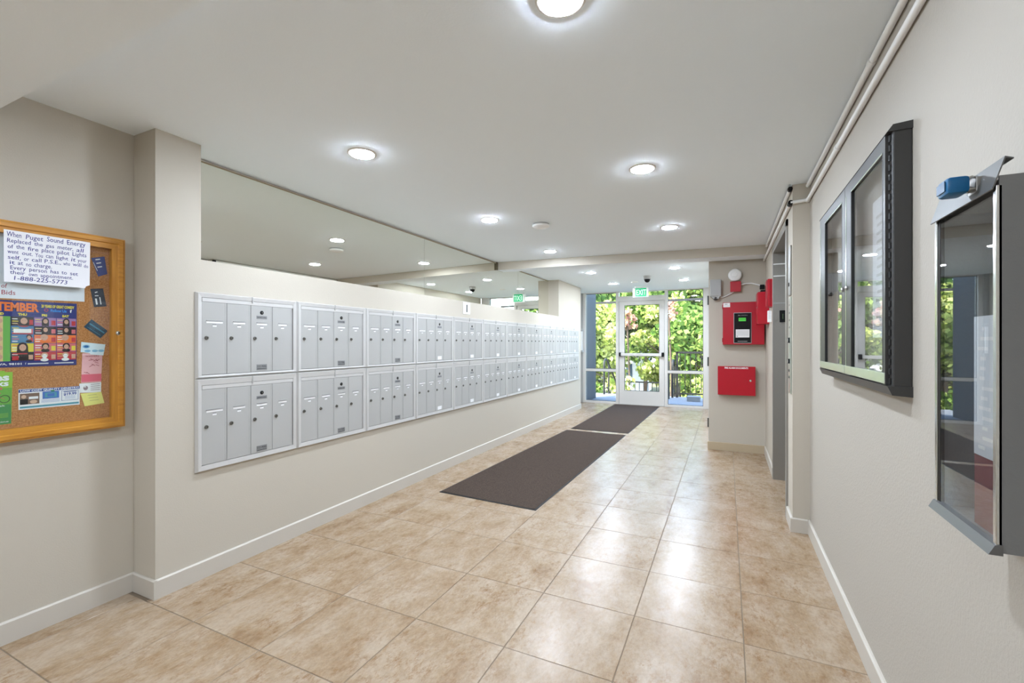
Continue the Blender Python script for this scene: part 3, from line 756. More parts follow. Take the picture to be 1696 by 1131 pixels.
# cards and slips
def bars(y0, y1, zs, m, h=.0025):
    def f(mb, x):
        for z in zs: mb.quad((x, 0, 0), Y_, Z_, y0, y1, z - h, z, m, .0003)
    return f
M_PINK = flat('pink_paper', rgb(232, 176, 180), .7); M_PINKD = flat('pink_band', rgb(226, 96, 118), .7)
def pinkx(mb, x):
    mb.quad((x, 0, 0), Y_, Z_, 1.0675, 1.1435, 1.095, 1.131, 1, .0003); mb.text('WASHERS', .012, (x, 1.082, 1.2135), Y_, Z_, 2, 'LEFT', .052)
    rr = random.Random(2)
    for i in range(11):
        y, z = rr.uniform(1.075, 1.125), rr.uniform(1.14, 1.205); mb.add(*seg2d(x + .0004, (y, z), (y + rr.uniform(.006, .02), z + rr.uniform(-.012, .012)), .0022), 2)
paper('laundry_slip', 'pink paper slip with a red lower band pinned near the board lock', 'paper', [(1.0665, 1.092), (1.142, 1.090), (1.148, 1.232), (1.071, 1.232)], XC, None, mats=[M_PINK, M_PINKD, flat('slip_ink', rgb(150, 60, 70), .7)], extra=pinkx)
def bluex(mb, x):
    mb.disc((x, 1.085, 1.264), Y_, Z_, .014, .009, 16, 1, .0004); mb.disc((x, 1.085, 1.264), Y_, Z_, .009, .005, 16, 2, .0008)
    for c in (1.09, 1.118, 1.142): mb.disc((x, c, 1.243), Y_, Z_, .012, .006, 12, 1, .0004)
paper('pale_blue_card', 'pale blue card with an oval mark pinned above the pink slip', 'card', [(1.064, 1.238), (1.100, 1.232), (1.1, 1.226), (1.151, 1.220), (1.159, 1.274), (1.067, 1.286)], XC + .001, None, mats=[flat('card_pale', rgb(216, 232, 240), .6), flat('card_sky', rgb(130, 184, 216), .6), flat('card_blue', rgb(40, 96, 160), .6)], extra=bluex)
M_NAVYC = flat('card_navy', rgb(30, 52, 128), .4); M_MIDN = flat('card_midnight', rgb(22, 34, 58), .4); M_TEALC = flat('card_teal', rgb(28, 62, 84), .35)
def c1(mb, x):
    for i, (a, z) in enumerate(((1.120, 1.685), (1.124, 1.668), (1.128, 1.650))): mb.add(*seg2d(x + .0004, (a, z), (a + .018, z + .006), .0045), 1)
    mb.add(*seg2d(x + .0004, (1.112, 1.672), (1.128, 1.632), .002), 1)
paper('blue_business_card', 'royal blue business card, topmost of the tilted cards by the frame', 'card', [(1.104, 1.691), (1.156, 1.707), (1.167, 1.622), (1.131, 1.605)], XC, None, mats=[M_NAVYC, M_PAPER], extra=c1)
def c2(mb, x):
    for a, b in (((1.118, 1.525), (1.128, 1.53)), ((1.118, 1.51), (1.132, 1.512)), ((1.137, 1.505), (1.142, 1.47))): mb.add(*seg2d(x + .0004, a, b, .004), 1)
    mb.add(*seg2d(x + .0004, (1.122, 1.497), (1.126, 1.468), .007), 1)
paper('black_business_card', 'dark navy business card with white print under the royal blue one', 'card', [(1.101, 1.542), (1.15, 1.549), (1.164, 1.462), (1.115, 1.455)], XC, None, mats=[M_MIDN, M_PAPER], extra=c2)
def c3(mb, x):
    mb.add(*seg2d(x + .0004, (1.098, 1.375), (1.155, 1.330), .006), 1); mb.add(*seg2d(x + .0004, (1.09, 1.358), (1.140, 1.318), .002), 1)
paper('teal_card', 'dark teal diagonal card pinned level with the board lock', 'card', [(1.076, 1.358), (1.106, 1.396), (1.112, 1.39), (1.166, 1.344), (1.166, 1.336), (1.14, 1.304)], XC, None, mats=[M_TEALC, flat('card_cyan', rgb(60, 130, 160), .4)], extra=c3)
def c4(mb, x):
    mb.disc((x, 1.083, 1.066), Y_, Z_, .009, .011, 12, 1, .0004); mb.disc((x, 1.081, 1.072), Y_, Z_, .004, .003, 8, 0, .0008)
    bars(1.102, 1.138, (1.083, 1.074, 1.065, 1.056), 1)(mb, x)
paper('white_business_card', 'white business card with a grey emblem above the yellow sticky note', 'card', [(1.06, 1.045), (1.142, 1.040), (1.143, 1.089), (1.06, 1.089)], XC, None, mats=[M_PAPER, flat('card_grey', rgb(140, 120, 126), .6)], extra=c4)
paper('sticky_note', 'yellow sticky note at the bottom of the notice board', 'note', [(1.064, 1.041), (1.143, 1.042), (1.155, .986), (1.079, .979)], XC + .001, None, mats=[flat('sticky_yellow', rgb(232, 226, 130), .7), flat('sticky_ink', rgb(170, 170, 110), .7)],
      extra=lambda mb, x: [mb.add(*seg2d(x + .0004, (1.09 + .004 * i, 1.03 - .013 * i), (1.125 + .004 * i, 1.031 - .013 * i), .002), 1) for i in range(3)])

# ================================================================== MATS
def floor_mat(label, quad):
    t = thing('floor_mat', label, 'mat', (sum(p[0] for p in quad) / 4, sum(p[1] for p in quad) / 4, 0), 'brown entrance mats')
    c = Vector((sum(p[0] for p in quad) / 4, sum(p[1] for p in quad) / 4))
    def inset(d): return [((p[0] + (d if p[0] < c.x else -d)), (p[1] + (d if p[1] < c.y else -d))) for p in quad]
    mb = MB(); A, B = quad, inset(.004); n = 4
    vs = [(x, y, .0005) for x, y in A] + [(x, y, .004) for x, y in B] + [(x, y, .0045) for x, y in inset(.014)]
    mb.add(vs, [(i, (i + 1) % 4, 4 + (i + 1) % 4, 4 + i) for i in range(4)] + [(4 + i, 4 + (i + 1) % 4, 8 + (i + 1) % 4, 8 + i) for i in range(4)] + [(3, 2, 1, 0)])
    mesh_obj('border', mb, M_MATE, t)
    q = inset(.014); nx, ny = 4, 14; vs = []; fs = []
    for j in range(ny + 1):
        for i in range(nx + 1):
            u, v = i / nx, j / ny
            p = (Vector(q[0]) * (1 - u) + Vector(q[1]) * u) * (1 - v) + (Vector(q[3]) * (1 - u) + Vector(q[2]) * u) * v
            vs.append((p.x, p.y, .0065 + .0006 * math.sin(i * 2.1 + j * 1.3)))
    for j in range(ny):
        for i in range(nx):
            a = j * (nx + 1) + i; fs.append((a, a + 1, a + nx + 2, a + nx + 1))
    mesh_obj('pile', MB().add(vs, fs), M_MATP, t, smooth=True)
floor_mat('long dark brown mat lying nearest, on the tiles before the mailboxes', [(-2.233, 3.246), (-1.318, 3.20), (-1.262, 6.350), (-2.134, 6.372)])
floor_mat('second dark brown mat running up to the glass door', [(-2.107, 6.489), (-1.255, 6.487), (-1.215, 9.50), (-2.118, 9.475)])

# ================================================================== FIRE ALARM WALL
FY = 5.97
pn = thing('fire_alarm_panel', 'big red fire alarm panel with black display module', 'alarm panel', (.173, FY, 1.26))
mesh_obj('cabinet', MB().box(-.042, .389, FY - .085, FY, 1.262, 1.757, 0, .004), M_RED2, pn)
pd = mesh_obj('door', MB().box(-.040, .387, FY - .1, FY - .086, 1.264, 1.755, 0, .003), M_RED, pn)
yf = FY - .1
mod = MB().box(.073, .258, yf - .006, yf, 1.277, 1.633, 0, .003)
mesh_obj('display_bezel', mod, M_GREYP, pd)
dm = MB().box(.079, .252, yf - .009, yf - .004, 1.285, 1.626, 0)
dm.text('FIRE CONTROL', .018, (.118, yf - .0092, 1.594), X_, Z_, 1, 'LEFT', .10)
dm.box(.115, .215, yf - .0095, yf - .009, 1.298, 1.304, 1)
mesh_obj('display_module', dm, [M_BLACK, M_GREYP], pd)
lc = MB().box(.126, .20, yf - .011, yf - .009, 1.533, 1.572, 0)
for i in range(5): lc.box(.132 + i * .013, .141 + i * .013, yf - .0115, yf - .011, 1.552, 1.558, 1)
mesh_obj('lcd_screen', lc, [flat('lcd_green', rgb(60, 140, 50), .4, 0, rgb(70, 220, 60), .45), flat('lcd_text', rgb(20, 50, 24), .5)], pd)
ip = MB().box(.095, .237, yf - .011, yf - .009, 1.345, 1.438, 0)
for z in (1.425, 1.412, 1.399, 1.386, 1.373): ip.box(.10, .225, yf - .0114, yf - .011, z - .003, z, 1)
ip.box(.102, .118, yf - .0114, yf - .011, 1.353, 1.364, 1)
mesh_obj('instruction_card', ip, [M_LABEL, flat('pale_print', rgb(176, 176, 180), .6)], pd)
tg = MB().box(-.036, .036, yf - .002, yf, 1.700, 1.750, 0)
tg.box(-.02, .01, yf - .0024, yf - .002, 1.73, 1.738, 1); tg.box(-.03, .03, yf - .0024, yf - .002, 1.715, 1.718, 1)
mesh_obj('inspection_tag', tg, [M_LABEL, M_GREYP], pd)
mesh_obj('hinge', MB().cyl((-.043, yf + .004, 1.29), (-.043, yf + .004, 1.34), .005, n=8), M_RED2, pn)
mesh_obj('hinge', MB().cyl((-.043, yf + .004, 1.68), (-.043, yf + .004, 1.73), .005, n=8), M_RED2, pn)

db_ = thing('fire_document_cabinet', 'red fire alarm documents box below the alarm panel', 'document box', (.1, FY, .672))
mesh_obj('cabinet', MB().box(-.092, .296, FY - .075, FY, .675, 1.005, 0, .003), M_RED2, db_)
dd = mesh_obj('door', MB().box(-.095, .299, FY - .09, FY - .076, .672, 1.009, 0, .003), M_RED, db_)
tx = MB().text('FIRE ALARM DOCUMENTS', .026, (-.022, FY - .0903, .981), X_, Z_, 0, 'LEFT', .245, bold=.001)
mesh_obj('lettering', tx, M_LABEL, dd)
mesh_obj('lock', MB().lathe((.247, FY - .09, .846), NY_, [(.012, 0), (.012, .005), (.009, .007)], 14), M_CHROME, dd, smooth=True)

hs = thing('alarm_sounder', 'round white alarm sounder high on the fire panel wall', 'alarm', (.087, FY, 2.08))
mesh_obj('mounting_ring', MB().lathe((.087, FY, 2.08), NY_, [(.062, 0), (.062, .03)], 28), M_GREYP, hs, smooth=True)
mesh_obj('dome_cover', MB().lathe((.087, FY - .03, 2.08), NY_, [(.072, 0), (.072, .012), (.064, .022), (.044, .026), (.040, .022), (.030, .022), (.026, .032), (.008, .034)], 28), M_WPLAST, hs, smooth=True)
jb = thing('red_junction_box', 'small square red junction box under the round sounder', 'junction box', (.094, FY, 1.885))
mesh_obj('box', MB().box(.042, .146, FY - .06, FY, 1.886, 1.998, 0, .004), M_RED, jb)
mesh_obj('cover_plate', MB().box(.038, .150, FY - .066, FY - .06, 1.882, 2.002, 0, .002), M_RED, jb)
ge = thing('emergency_light', 'grey plastic wall unit beside the glass entrance, left of the sounder', 'emergency light', (-.115, FY, 1.80))
mesh_obj('housing', MB().box(-.180, -.057, FY - .09, FY, 1.835, 2.035, 0, .008), M_GREYP, ge)
mesh_obj('base', MB().prism([(-.165, 1.835), (-.072, 1.835), (-.085, 1.805), (-.14, 1.805)], 'y', FY - .08, FY - .005), M_GREYP, ge)
mesh_obj('lens', MB().lathe((-.118, FY - .06, 1.812), (0, -.6, -.8), [(.026, 0), (.024, .012), (.01, .018)], 16), M_CHAR, ge, smooth=True)
tag(mesh_obj('cable', MB().sweep([(-.075, FY - .02, 1.822), (-.04, FY - .02, 1.826), (0, FY - .02, 1.842), (.05, FY - .02, 1.868), (.075, FY - .02, 1.886)], .006, 8), M_WPLAST, smooth=True, origin=(-.075, FY - .02, 1.822)),
    'white cable curving from the grey wall unit to the red junction box', 'cable')
tag(mesh_obj('conduit', MB().sweep([(.15, FY - .03, 1.965), (.20, FY - .03, 1.972), (.26, FY - .03, 1.972), (.32, FY - .03, 1.955), (.35, FY - .04, 1.945)], .008, 8), M_WPLAST, smooth=True, origin=(.15, FY - .03, 1.965)),
    'white conduit running right from the red junction box to the black connector', 'conduit')
bc = tag(mesh_obj('cable_connector', MB().box(.345, .392, FY - .06, FY - .001, 1.90, 1.95, 0, .004), M_BLACK, origin=(.37, FY, 1.9)), 'small black square connector above the tall red box in the corner', 'connector')

rb = thing('red_key_box', 'tall red box with black top on the lift-side wall beside the alarm panel', 'fire box', (XE, 5.55, 1.48))
mesh_obj('body', MB().box(.300, XE, 5.45, 5.70, 1.482, 1.822, 0, .004), M_RED, rb)
mesh_obj('cap', MB().box(.33, XE, 5.50, 5.65, 1.822, 1.845), M_BLACK, rb)
mesh_obj('door', MB().box(.294, .300, 5.455, 5.695, 1.487, 1.817, 0, .002), M_RED, rb)
for z in (1.66,): mesh_obj('lock', MB().lathe((.294, 5.50, z), NX_, [(.008, 0), (.007, .006)], 12), M_CHROME, rb)
rp = thing('red_pull_cabinet', 'narrower red box nearest the lift doorway, in front of the tall one', 'fire box', (XE, 5.12, 1.63))
mesh_obj('body', MB().box(.362, XE, 5.05, 5.24, 1.635, 1.905, 0, .003), M_RED, rp)
mesh_obj('door', MB().box(.354, .362, 5.06, 5.23, 1.64, 1.90, 0, .002), M_RED2, rp)
mesh_obj('side_rib', MB().box(.378, .389, 5.046, 5.05, 1.64, 1.90), M_RED2, rp)
wc = MB().box(.372, XE, 5.19, 5.25, 1.49, 1.605, 0, .002)
for z in (1.59, 1.575, 1.56, 1.545, 1.53): wc.box(.377, .40, 5.1895, 5.19, z - .003, z, 1)
tag(mesh_obj('white_notice_box', wc, [M_LABEL, MATS['pale_print']], origin=(XE, 5.22, 1.49)), 'little white printed box on the wall below the narrower red box', 'box')

# ================================================================== RACEWAYS along the right ceiling edge
def raceway(name, label, pieces, caps, blacks=()):
    mb = MB()
    t = thing(name, label, 'conduit', pieces[0][0])
    for p0, p1, r in pieces: mesh_obj('channel', MB().cyl(p0, p1, r, n=14), M_WPLAST, t, smooth=True)
    for p0, p1, r in caps: mesh_obj('coupling', MB().cyl(p0, p1, r, n=14), M_WPLAST, t, smooth=True)
    for p0, p1, r in blacks: mesh_obj('black_elbow', MB().cyl(p0, p1, r, n=12), M_BLACK, t, smooth=True)
r_ = .012
raceway('upper_raceway', 'upper white conduit tucked under the ceiling along the right wall', [((XR - .014, .79, 2.333), (XR - .014, 3.585, 2.333), r_), ((XE - .014, 3.62, 2.330), (XE - .014, 5.62, 2.330), r_)],
        [((XR - .014, 2.09, 2.333), (XR - .014, 2.12, 2.333), r_ + .003)], [((XE - .014, 3.592, 2.330), (XE - .014, 3.625, 2.330), r_ + .003)])
raceway('lower_raceway', 'lower white conduit that wraps around the pier on the right wall', [((XR - .014, YB + .02, 2.238), (XR - .014, 3.585, 2.238), r_), ((XR - .014, 3.585, 2.238), (XE - .014, 3.585, 2.232), r_), ((XE - .014, 3.60, 2.232), (XE - .014, 5.96, 2.236), r_)],
        [((XR - .014, 2.67, 2.238), (XR - .014, 2.70, 2.238), r_ + .003), ((XR - .014, 3.565, 2.238), (XR - .014, 3.60, 2.238), r_ + .003)], [((XE - .014, 3.575, 2.232), (XE - .014, 3.63, 2.232), r_ + .004)])

# ================================================================== LARGE DISPLAY CASE (right wall)
KX = .445
ca = thing('display_case', 'large charcoal two-door glass display case on the right wall', 'display case', (XR, 2.3, 1.13))
KY0, KY1, KZ0, KZ1 = 1.742, 2.858, 1.133, 1.94
bd = MB()
bd.box(KX + .012, XR, KY0, KY0 + .03, KZ0, KZ1, 0, .004); bd.box(KX + .012, XR, KY1 - .03, KY1, KZ0, KZ1, 0, .004)
bd.box(KX + .012, XR, KY0 + .03, KY1 - .03, KZ0, KZ0 + .02); bd.box(KX + .012, XR, KY0 + .03, KY1 - .03, KZ1 - .02, KZ1)
mesh_obj('side_panels', bd, M_CHAR, ca)
mesh_obj('top_cap', MB().prism([(KX - .002, KZ1 - .014), (KX + .012, KZ1 + .006), (XR, KZ1 + .010), (XR, KZ1 - .014)], 'y', KY0 - .003, KY1 + .003), M_CHAR, ca)
mesh_obj('bottom_cap', MB().prism([(KX - .002, KZ0 + .016), (KX + .010, KZ0 - .012), (XR, KZ0 - .016), (XR, KZ0 + .016)], 'y', KY0 - .003, KY1 + .003), M_CHAR, ca)
bk = mesh_obj('back_panel', MB().box(XR - .012, XR - .004, KY0 + .03, KY1 - .03, KZ0 + .02, KZ1 - .02), flat('case_backing', rgb(168, 160, 152), .85), ca)
def case_door(y0, y1, gy0, gy1, lock_y):
    d = MB(); z0, z1 = KZ0 + .018, KZ1 - .014
    d.box(KX, KX + .012, y0, gy0, z0, z1, 0); d.box(KX, KX + .012, gy1, y1, z0, z1, 0)
    d.box(KX, KX + .012, gy0, gy1, z1 - .045, z1, 0)
    do = mesh_obj('door', d, M_CHAR, ca)
    mesh_obj('bottom_rail', MB().box(KX - .0015, KX + .012, y0 + .004, y1 - .004, z0 + .003, 1.188, 0, .0015), M_DOORRAIL, do)
    mesh_obj('glass_pane', MB().box(KX + .005, KX + .008, gy0, gy1, 1.187, z1 - .044), M_GLASSD, do)
    mesh_obj('gasket', MB().box(KX - .0004, KX + .0125, gy0, gy0 + .006, 1.188, z1 - .045).box(KX - .0004, KX + .0125, gy1 - .014, gy1, 1.188, z1 - .045), M_CASEBLK, do)
    mesh_obj('edge_strip', MB().box(KX - .0015, KX, gy0 + .006, gy1 - .014, z1 - .049, z1 - .044), M_DOORRAIL, do)
    mesh_obj('edge_strip', MB().box(KX - .0015, KX, y1 - .026, y1 - .018, 1.188, z1 - .044), M_DOORRAIL, do)
    mesh_obj('lock', MB().lathe((KX, lock_y, 1.505), NX_, [(.009, 0), (.009, .006), (.006, .008)], 14), M_CHROME, do, smooth=True)
case_door(KY0 + .026, 2.298, 1.79, 2.204, 2.25)
case_door(2.301, KY1 - .004, 2.348, 2.73, 2.325)
hg = MB()
for i in range(26):
    z = KZ0 + .03 + i * (KZ1 - KZ0 - .06) / 25; hg.cyl((KX + .010, KY0 + .018, z - .009), (KX + .010, KY0 + .018, z + .009), .0038, n=8)
mesh_obj('piano_hinge', hg, M_CASEBLK, ca)
def casepaper(name, label, y0, y1, z0, z1, x, mats, extra=None, skew=0.0):
    mb = MB().prism([(y0, z0), (y1, z0 + skew), (y1 - skew, z1), (y0, z1 - skew)], 'x', x - .0008, x, 0)
    if extra: extra(mb, x - .0008)
    return tag(mesh_obj(name, mb, mats, origin=(x, (y0 + y1) / 2, z0)), label, 'paper')
def lines_on(y0, y1, z0, z1, step, seed):
    rr = random.Random(seed)
    def f(mb, x):
        z = z1
        while z > z0:
            mb.quad((x, 0, 0), NY_, Z_, -(y1 - rr.uniform(0, .02)), -(y0 + rr.uniform(0, .08)), z - step * .35, z, 1, .0004); z -= step
    return f
M_PRINT = flat('grey_print', rgb(196, 194, 192), .7)
casepaper('posted_letter', 'large white printed sheet behind the near glass of the display case', 1.80, 2.10, 1.30, 1.80, XR - .0125, [M_PAPER, M_PRINT], lines_on(1.84, 2.06, 1.33, 1.74, .03, 1))
casepaper('posted_notice', 'white notice sheet in the far half of the display case', 2.38, 2.60, 1.42, 1.72, XR - .0125, [M_PAPER, M_PRINT], lines_on(2.40, 2.58, 1.45, 1.69, .03, 4))

# ================================================================== SMALL STEEL CASE with padlock (nearest, right wall)
sx, sy0, sy1, sz0, sz1 = .40, 1.003, 1.243, .940, 1.548
sc_ = thing('steel_notice_box', 'grey steel notice box with glass front, nearest the camera on the right wall', 'display case', (XR, 1.12, sz0))
M_SBOX = wallmat('hammered_steel', rgb(120, 120, 120), .5, .25, 90)
sb = MB()
sb.box(sx, XR, sy0, sy0 + .004, sz0, sz1 + .005); sb.box(sx, XR, sy1 - .004, sy1, sz0, sz1)
sb.box(sx, XR, sy0 + .004, sy1 - .004, sz0, sz0 + .004); sb.box(sx, XR, sy0 + .004, sy1 - .004, sz1 - .004, sz1)
mesh_obj('shell', sb, M_SBOX, sc_)
mesh_obj('back_panel', MB().box(XR - .003, XR, sy0 + .004, sy1 - .004, sz0 + .004, sz1 - .004), M_CHAR, sc_)
ff = MB()
ff.box(sx - .004, sx + .004, sy0, sy0 + .010, sz0, sz1 - .01, 0, .001); ff.box(sx - .004, sx + .004, sy1 - .010, sy1, sz0, sz1 - .01, 0, .001)
mesh_obj('front_stile', ff, M_CHROME, sc_)
mesh_obj('gasket', MB().box(sx - .001, sx + .006, sy1 - .017, sy1 - .010, sz0 + .012, sz1 - .012), M_CASEBLK, sc_)
mesh_obj('bottom_lip', MB().prism([(sx - .014, sz0 - .004), (sx + .004, sz0 - .004), (sx + .004, sz0 + .014), (sx - .006, sz0 + .012)], 'y', sy0 - .002, sy1 + .002), M_STEELD, sc_)
mesh_obj('glass_pane', MB().box(sx - .0005, sx + .0025, sy0 + .009, sy1 - .012, sz0 + .012, sz1 - .012), M_GLASSD, sc_)
lid = MB().prism([(sx - .010, sz1 - .016), (sx - .0085, sz1 - .017), (sx + .0065, sz1 + .032), (sx + .016, sz1 + .029), (sx + .016, sz1 + .031), (sx + .0055, sz1 + .035)], 'y', sy0 - .003, sy1 + .004)
ld = mesh_obj('flap_lid', lid, M_STEELD, sc_)
mesh_obj('hasp', MB().box(sx - .006, sx + .003, 1.062, 1.092, sz1 - .004, sz1 + .024, 0, .001), M_STEEL, ld)
mesh_obj('staple', MB().sweep([(sx - .003, 1.066, sz1 + .004), (sx - .018, 1.068, sz1 + .004), (sx - .022, 1.077, sz1 + .004), (sx - .018, 1.086, sz1 + .004), (sx - .003, 1.088, sz1 + .004)], .002, 8), M_CHROME, ld, smooth=True)
pl_ = thing('padlock', 'small bright blue padlock on the flap of the grey steel notice box', 'padlock', (sx - .035, 1.083, sz1 + .016))
bx = MB().box(sx - .046, sx - .014, 1.058, 1.104, sz1 - .002, sz1 + .028, 0, .006)
mesh_obj('body', bx, flat('padlock_blue', rgb(14, 100, 152), .35), pl_, smooth=True)
mesh_obj('shackle', MB().sweep([(sx - .016, 1.066, sz1 + .022), (sx - .010, 1.066, sz1 + .025), (sx - .003, 1.07, sz1 + .025), (sx - .002, 1.08, sz1 + .022), (sx - .003, 1.092, sz1 + .016), (sx - .010, 1.096, sz1 + .012), (sx - .016, 1.096, sz1 + .008)], .003, 8), M_CHROME, pl_, smooth=True)
mesh_obj('bottom_plate', MB().box(sx - .048, sx - .046, 1.064, 1.098, sz1 + .004, sz1 + .022, 0, .0008), flat('padlock_dark_blue', rgb(36, 76, 112), .4), pl_)
casepaper('posted_form', 'white form standing in the near side of the grey steel notice box', 1.02, 1.14, 1.075, 1.33, sx + .0205, [flat('dull_paper', rgb(176, 178, 182), .8), M_PRINT], lines_on(1.035, 1.125, 1.09, 1.31, .018, 6))
casepaper('red_card', 'dark red sheet low in the grey steel notice box', 1.016, 1.142, .945, 1.25, sx + .022, [flat('maroon_card', rgb(96, 42, 46), .8), M_PRINT])

# ================================================================== OUTSIDE
GZ = -1.25
tag(struct('terrain', MB().box(-16, 14, 9.75, 40, GZ - .3, GZ), M_DIRT), kind='structure')
tag(struct('terrain', MB().box(-30, 30, -20, 9.7, GZ - .3, GZ), M_DIRT), kind='structure')
struct('landing_slab', MB().box(-3.1, 1.6, YF + .055, 11.55, -1.3, -.012), M_CONC)
struct('wall_outside', MB().box(-3.02, -2.785, YF + .055, 10.49, -.012, 2.7), M_BLUE)
stp = MB()
for i in range(7): stp.box(-2.8, -1.12, 11.55 + .28 * i, 11.55 + .28 * (i + 1), GZ - .05, -.012 - .17 * (i + 1))
struct('steps', stp, M_CONC)
struct('roof', MB().box(-3.3, 1.2, YB - .2, YF + .07, HT, HT + .2), M_CONC)  # unseen slab added over the ceiling to keep outside light from leaking in
# black gate frame across the end of the landing
gf = thing('steel_portal', 'black steel bar frame standing across the end of the landing', 'frame', (-1.5, 11.49, 0))
mesh_obj('crossbar', MB().box(-3.3, .25, 11.465, 11.515, 2.285, 2.335), M_RAIL, gf)
for x in (-3.3, .2): mesh_obj('post', MB().box(x, x + .05, 11.465, 11.515, -.012, 2.285), M_RAIL, gf)
# guard rail right
gr = thing('guard_railing', 'black balustrade with vertical bars behind the right sidelight', 'railing', (-.3, 11.4, 0))
mesh_obj('top_rail', MB().box(-1.07, 1.5, 11.375, 11.425, 1.035, 1.08), M_RAIL, gr)
mesh_obj('bottom_rail', MB().box(-1.07, 1.5, 11.385, 11.415, .07, .10), M_RAIL, gr)
bar_me = None
for i in range(22):
    x = -1.00 + i * .117
    if bar_me is None:
        o = mesh_obj('baluster', MB().box(x - .008, x + .008, 11.392, 11.408, .10, 1.035), M_RAIL, gr); bar_me = o.data; b0 = x
    else:
        o = bpy.data.objects.new('baluster', bar_me); COL.objects.link(o); o.parent = gr; o.location = (x - b0, 0, 0)
for x in (-1.09, 1.46): mesh_obj('post', MB().box(x, x + .05, 11.375, 11.425, -.012, 1.08), M_RAIL, gr)
# stair handrails
def stair_rail(name, label, x, loop):
    t = thing(name, label, 'handrail', (x, 11.3, 0))
    sl = .17 / .28
    def top(y): return .86 - (y - 11.3) * sl
    pts = [(x, 11.02, .02)] + [(x, 11.02, z) for z in (.3, .6, .74)] + [(x, 11.05, .83), (x, 11.12, .875), (x, 11.22, .88), (x, 11.32, .845)] + [(x, y, top(y)) for y in (11.6, 12.2, 12.8, 13.3)]
    mesh_obj('handrail', MB().sweep(pts, .024, 10), M_RAIL, t, smooth=True)
    mesh_obj('lower_rail', MB().sweep([(x, 11.02, .16), (x, 11.35, .16), (x, 13.3, top(13.3) - .70)], .016, 8), M_RAIL, t, smooth=True)
    for y in (11.5, 12.4, 13.25): mesh_obj('post', MB().box(x - .018, x + .018, y - .018, y + .018, GZ if y > 13 else -.012 - .17 * max(0, math.ceil((y - 11.55) / .28)), top(y)), M_RAIL, t)
stair_rail('stair_handrail', 'black looped handrail at the stair, right of the glass door', -1.13, True)
stair_rail('stair_handrail', 'black sloping handrail seen through the left sidelight', -2.72, False)
dp = tag(mesh_obj('utility_post', MB().box(-1.245, -1.19, 11.0, 11.06, -.012, .86, 0, .004), M_CHAR, origin=(-1.21, 11.03, 0)), 'squat dark grey post beside the looped handrail', 'post')
bl = tag(mesh_obj('concrete_block', MB().box(-.80, -.52, 10.72, 10.95, -.012, .10, 0, .01), M_CONC, origin=(-.66, 10.83, 0)), 'pale concrete block on the landing behind the right sidelight', 'block')
# lower railing
lr = thing('lower_railing', 'low black railing across the lower landing, seen through the door glass', 'railing', (-2.4, 16, GZ))
mesh_obj('top_rail', MB().box(-4.2, -.8, 15.98, 16.02, -.09, -.045), M_RAIL, lr)
mesh_obj('bottom_rail', MB().box(-4.2, -.8, 15.985, 16.015, GZ + .1, GZ + .13), M_RAIL, lr)
b2 = None
for i in range(24):
    x = -4.15 + i * .143
    if b2 is None: o = mesh_obj('baluster', MB().box(x - .01, x + .01, 15.99, 16.01, GZ, -.09), M_RAIL, lr); b2 = o.data; b0 = x
    else:
        o = bpy.data.objects.new('baluster', b2); COL.objects.link(o); o.parent = lr; o.location = (x - b0, 0, 0)
# white house far behind
ho = thing('white_house', 'white sided house glimpsed between the trees through the door glass', 'house', (-4.3, 24.7, GZ))
mesh_obj('wall', MB().box(-4.95, -3.7, 24, 25.5, GZ, .62), M_HOUSE, ho)
for i in range(8): mesh_obj('siding_board', MB().box(-4.96, -3.69, 23.98, 24, GZ + .05 + i * .22, GZ + .25 + i * .22), M_HOUSE, ho)
mesh_obj('roof', MB().prism([(-5.1, .62), (-3.55, .62), (-4.3, 1.2)], 'y', 23.8, 25.7), M_CONC, ho)
mesh_obj('window', MB().box(-4.75, -4.45, 23.96, 23.98, -.5, .2), flat('window_dark', rgb(70, 90, 110), .2), ho)

# trees
LEAF = np.array([(0, -.5, 0), (.32, -.18, .03), (.42, .1, .0), (.14, .2, .05), (0, .55, 0), (-.14, .2, .05), (-.42, .1, 0), (-.32, -.18, .03)])
def foliage(name, clusters, n, size, mat, parent, origin):
    cl = np.array([c[:3] for c in clusters]); ra = np.array([c[3] for c in clusters]); wgt = ra ** 2; wgt /= wgt.sum()
    k = rng.choice(len(cl), n, p=wgt)
    d = rng.normal(size=(n, 3)); d /= np.linalg.norm(d, axis=1)[:, None]
    rad = ra[k] * (rng.random(n) ** .45)
    ctr = cl[k] + d * rad[:, None] * np.array([1, 1, .85])
    a = rng.normal(size=(n, 3)) + np.array([0, 0, -.3]); a /= np.linalg.norm(a, axis=1)[:, None]
    b = rng.normal(size=(n, 3)); b -= (b * a).sum(1)[:, None] * a; b /= np.linalg.norm(b, axis=1)[:, None]
    c = np.cross(a, b); s = size * rng.uniform(.65, 1.35, n)
    V = ctr[:, None, :] + s[:, None, None] * (LEAF[None, :, 0, None] * b[:, None, :] + LEAF[None, :, 1, None] * a[:, None, :] + LEAF[None, :, 2, None] * c[:, None, :])
    V = (V - np.array(origin)).reshape(-1, 3)
    me = bpy.data.meshes.new(name); nv = len(LEAF)
    me.vertices.add(n * nv); me.vertices.foreach_set('co', V.astype(np.float32).ravel())
    q = np.array([[0, 1, 2, 3], [0, 3, 4, 5], [0, 5, 6, 7]])
    idx = (q[None] + (np.arange(n) * nv)[:, None, None]).reshape(-1)
    me.loops.add(len(idx)); me.loops.foreach_set('vertex_index', idx.astype(np.int32))
    me.polygons.add(n * 3); me.polygons.foreach_set('loop_start', np.arange(0, n * 12, 4, dtype=np.int32))
    me.materials.append(mat); me.update(calc_edges=True); me.validate()
    o = bpy.data.objects.new(name, me); COL.objects.link(o); o.parent = parent; o['kind'] = 'stuff'
    return o
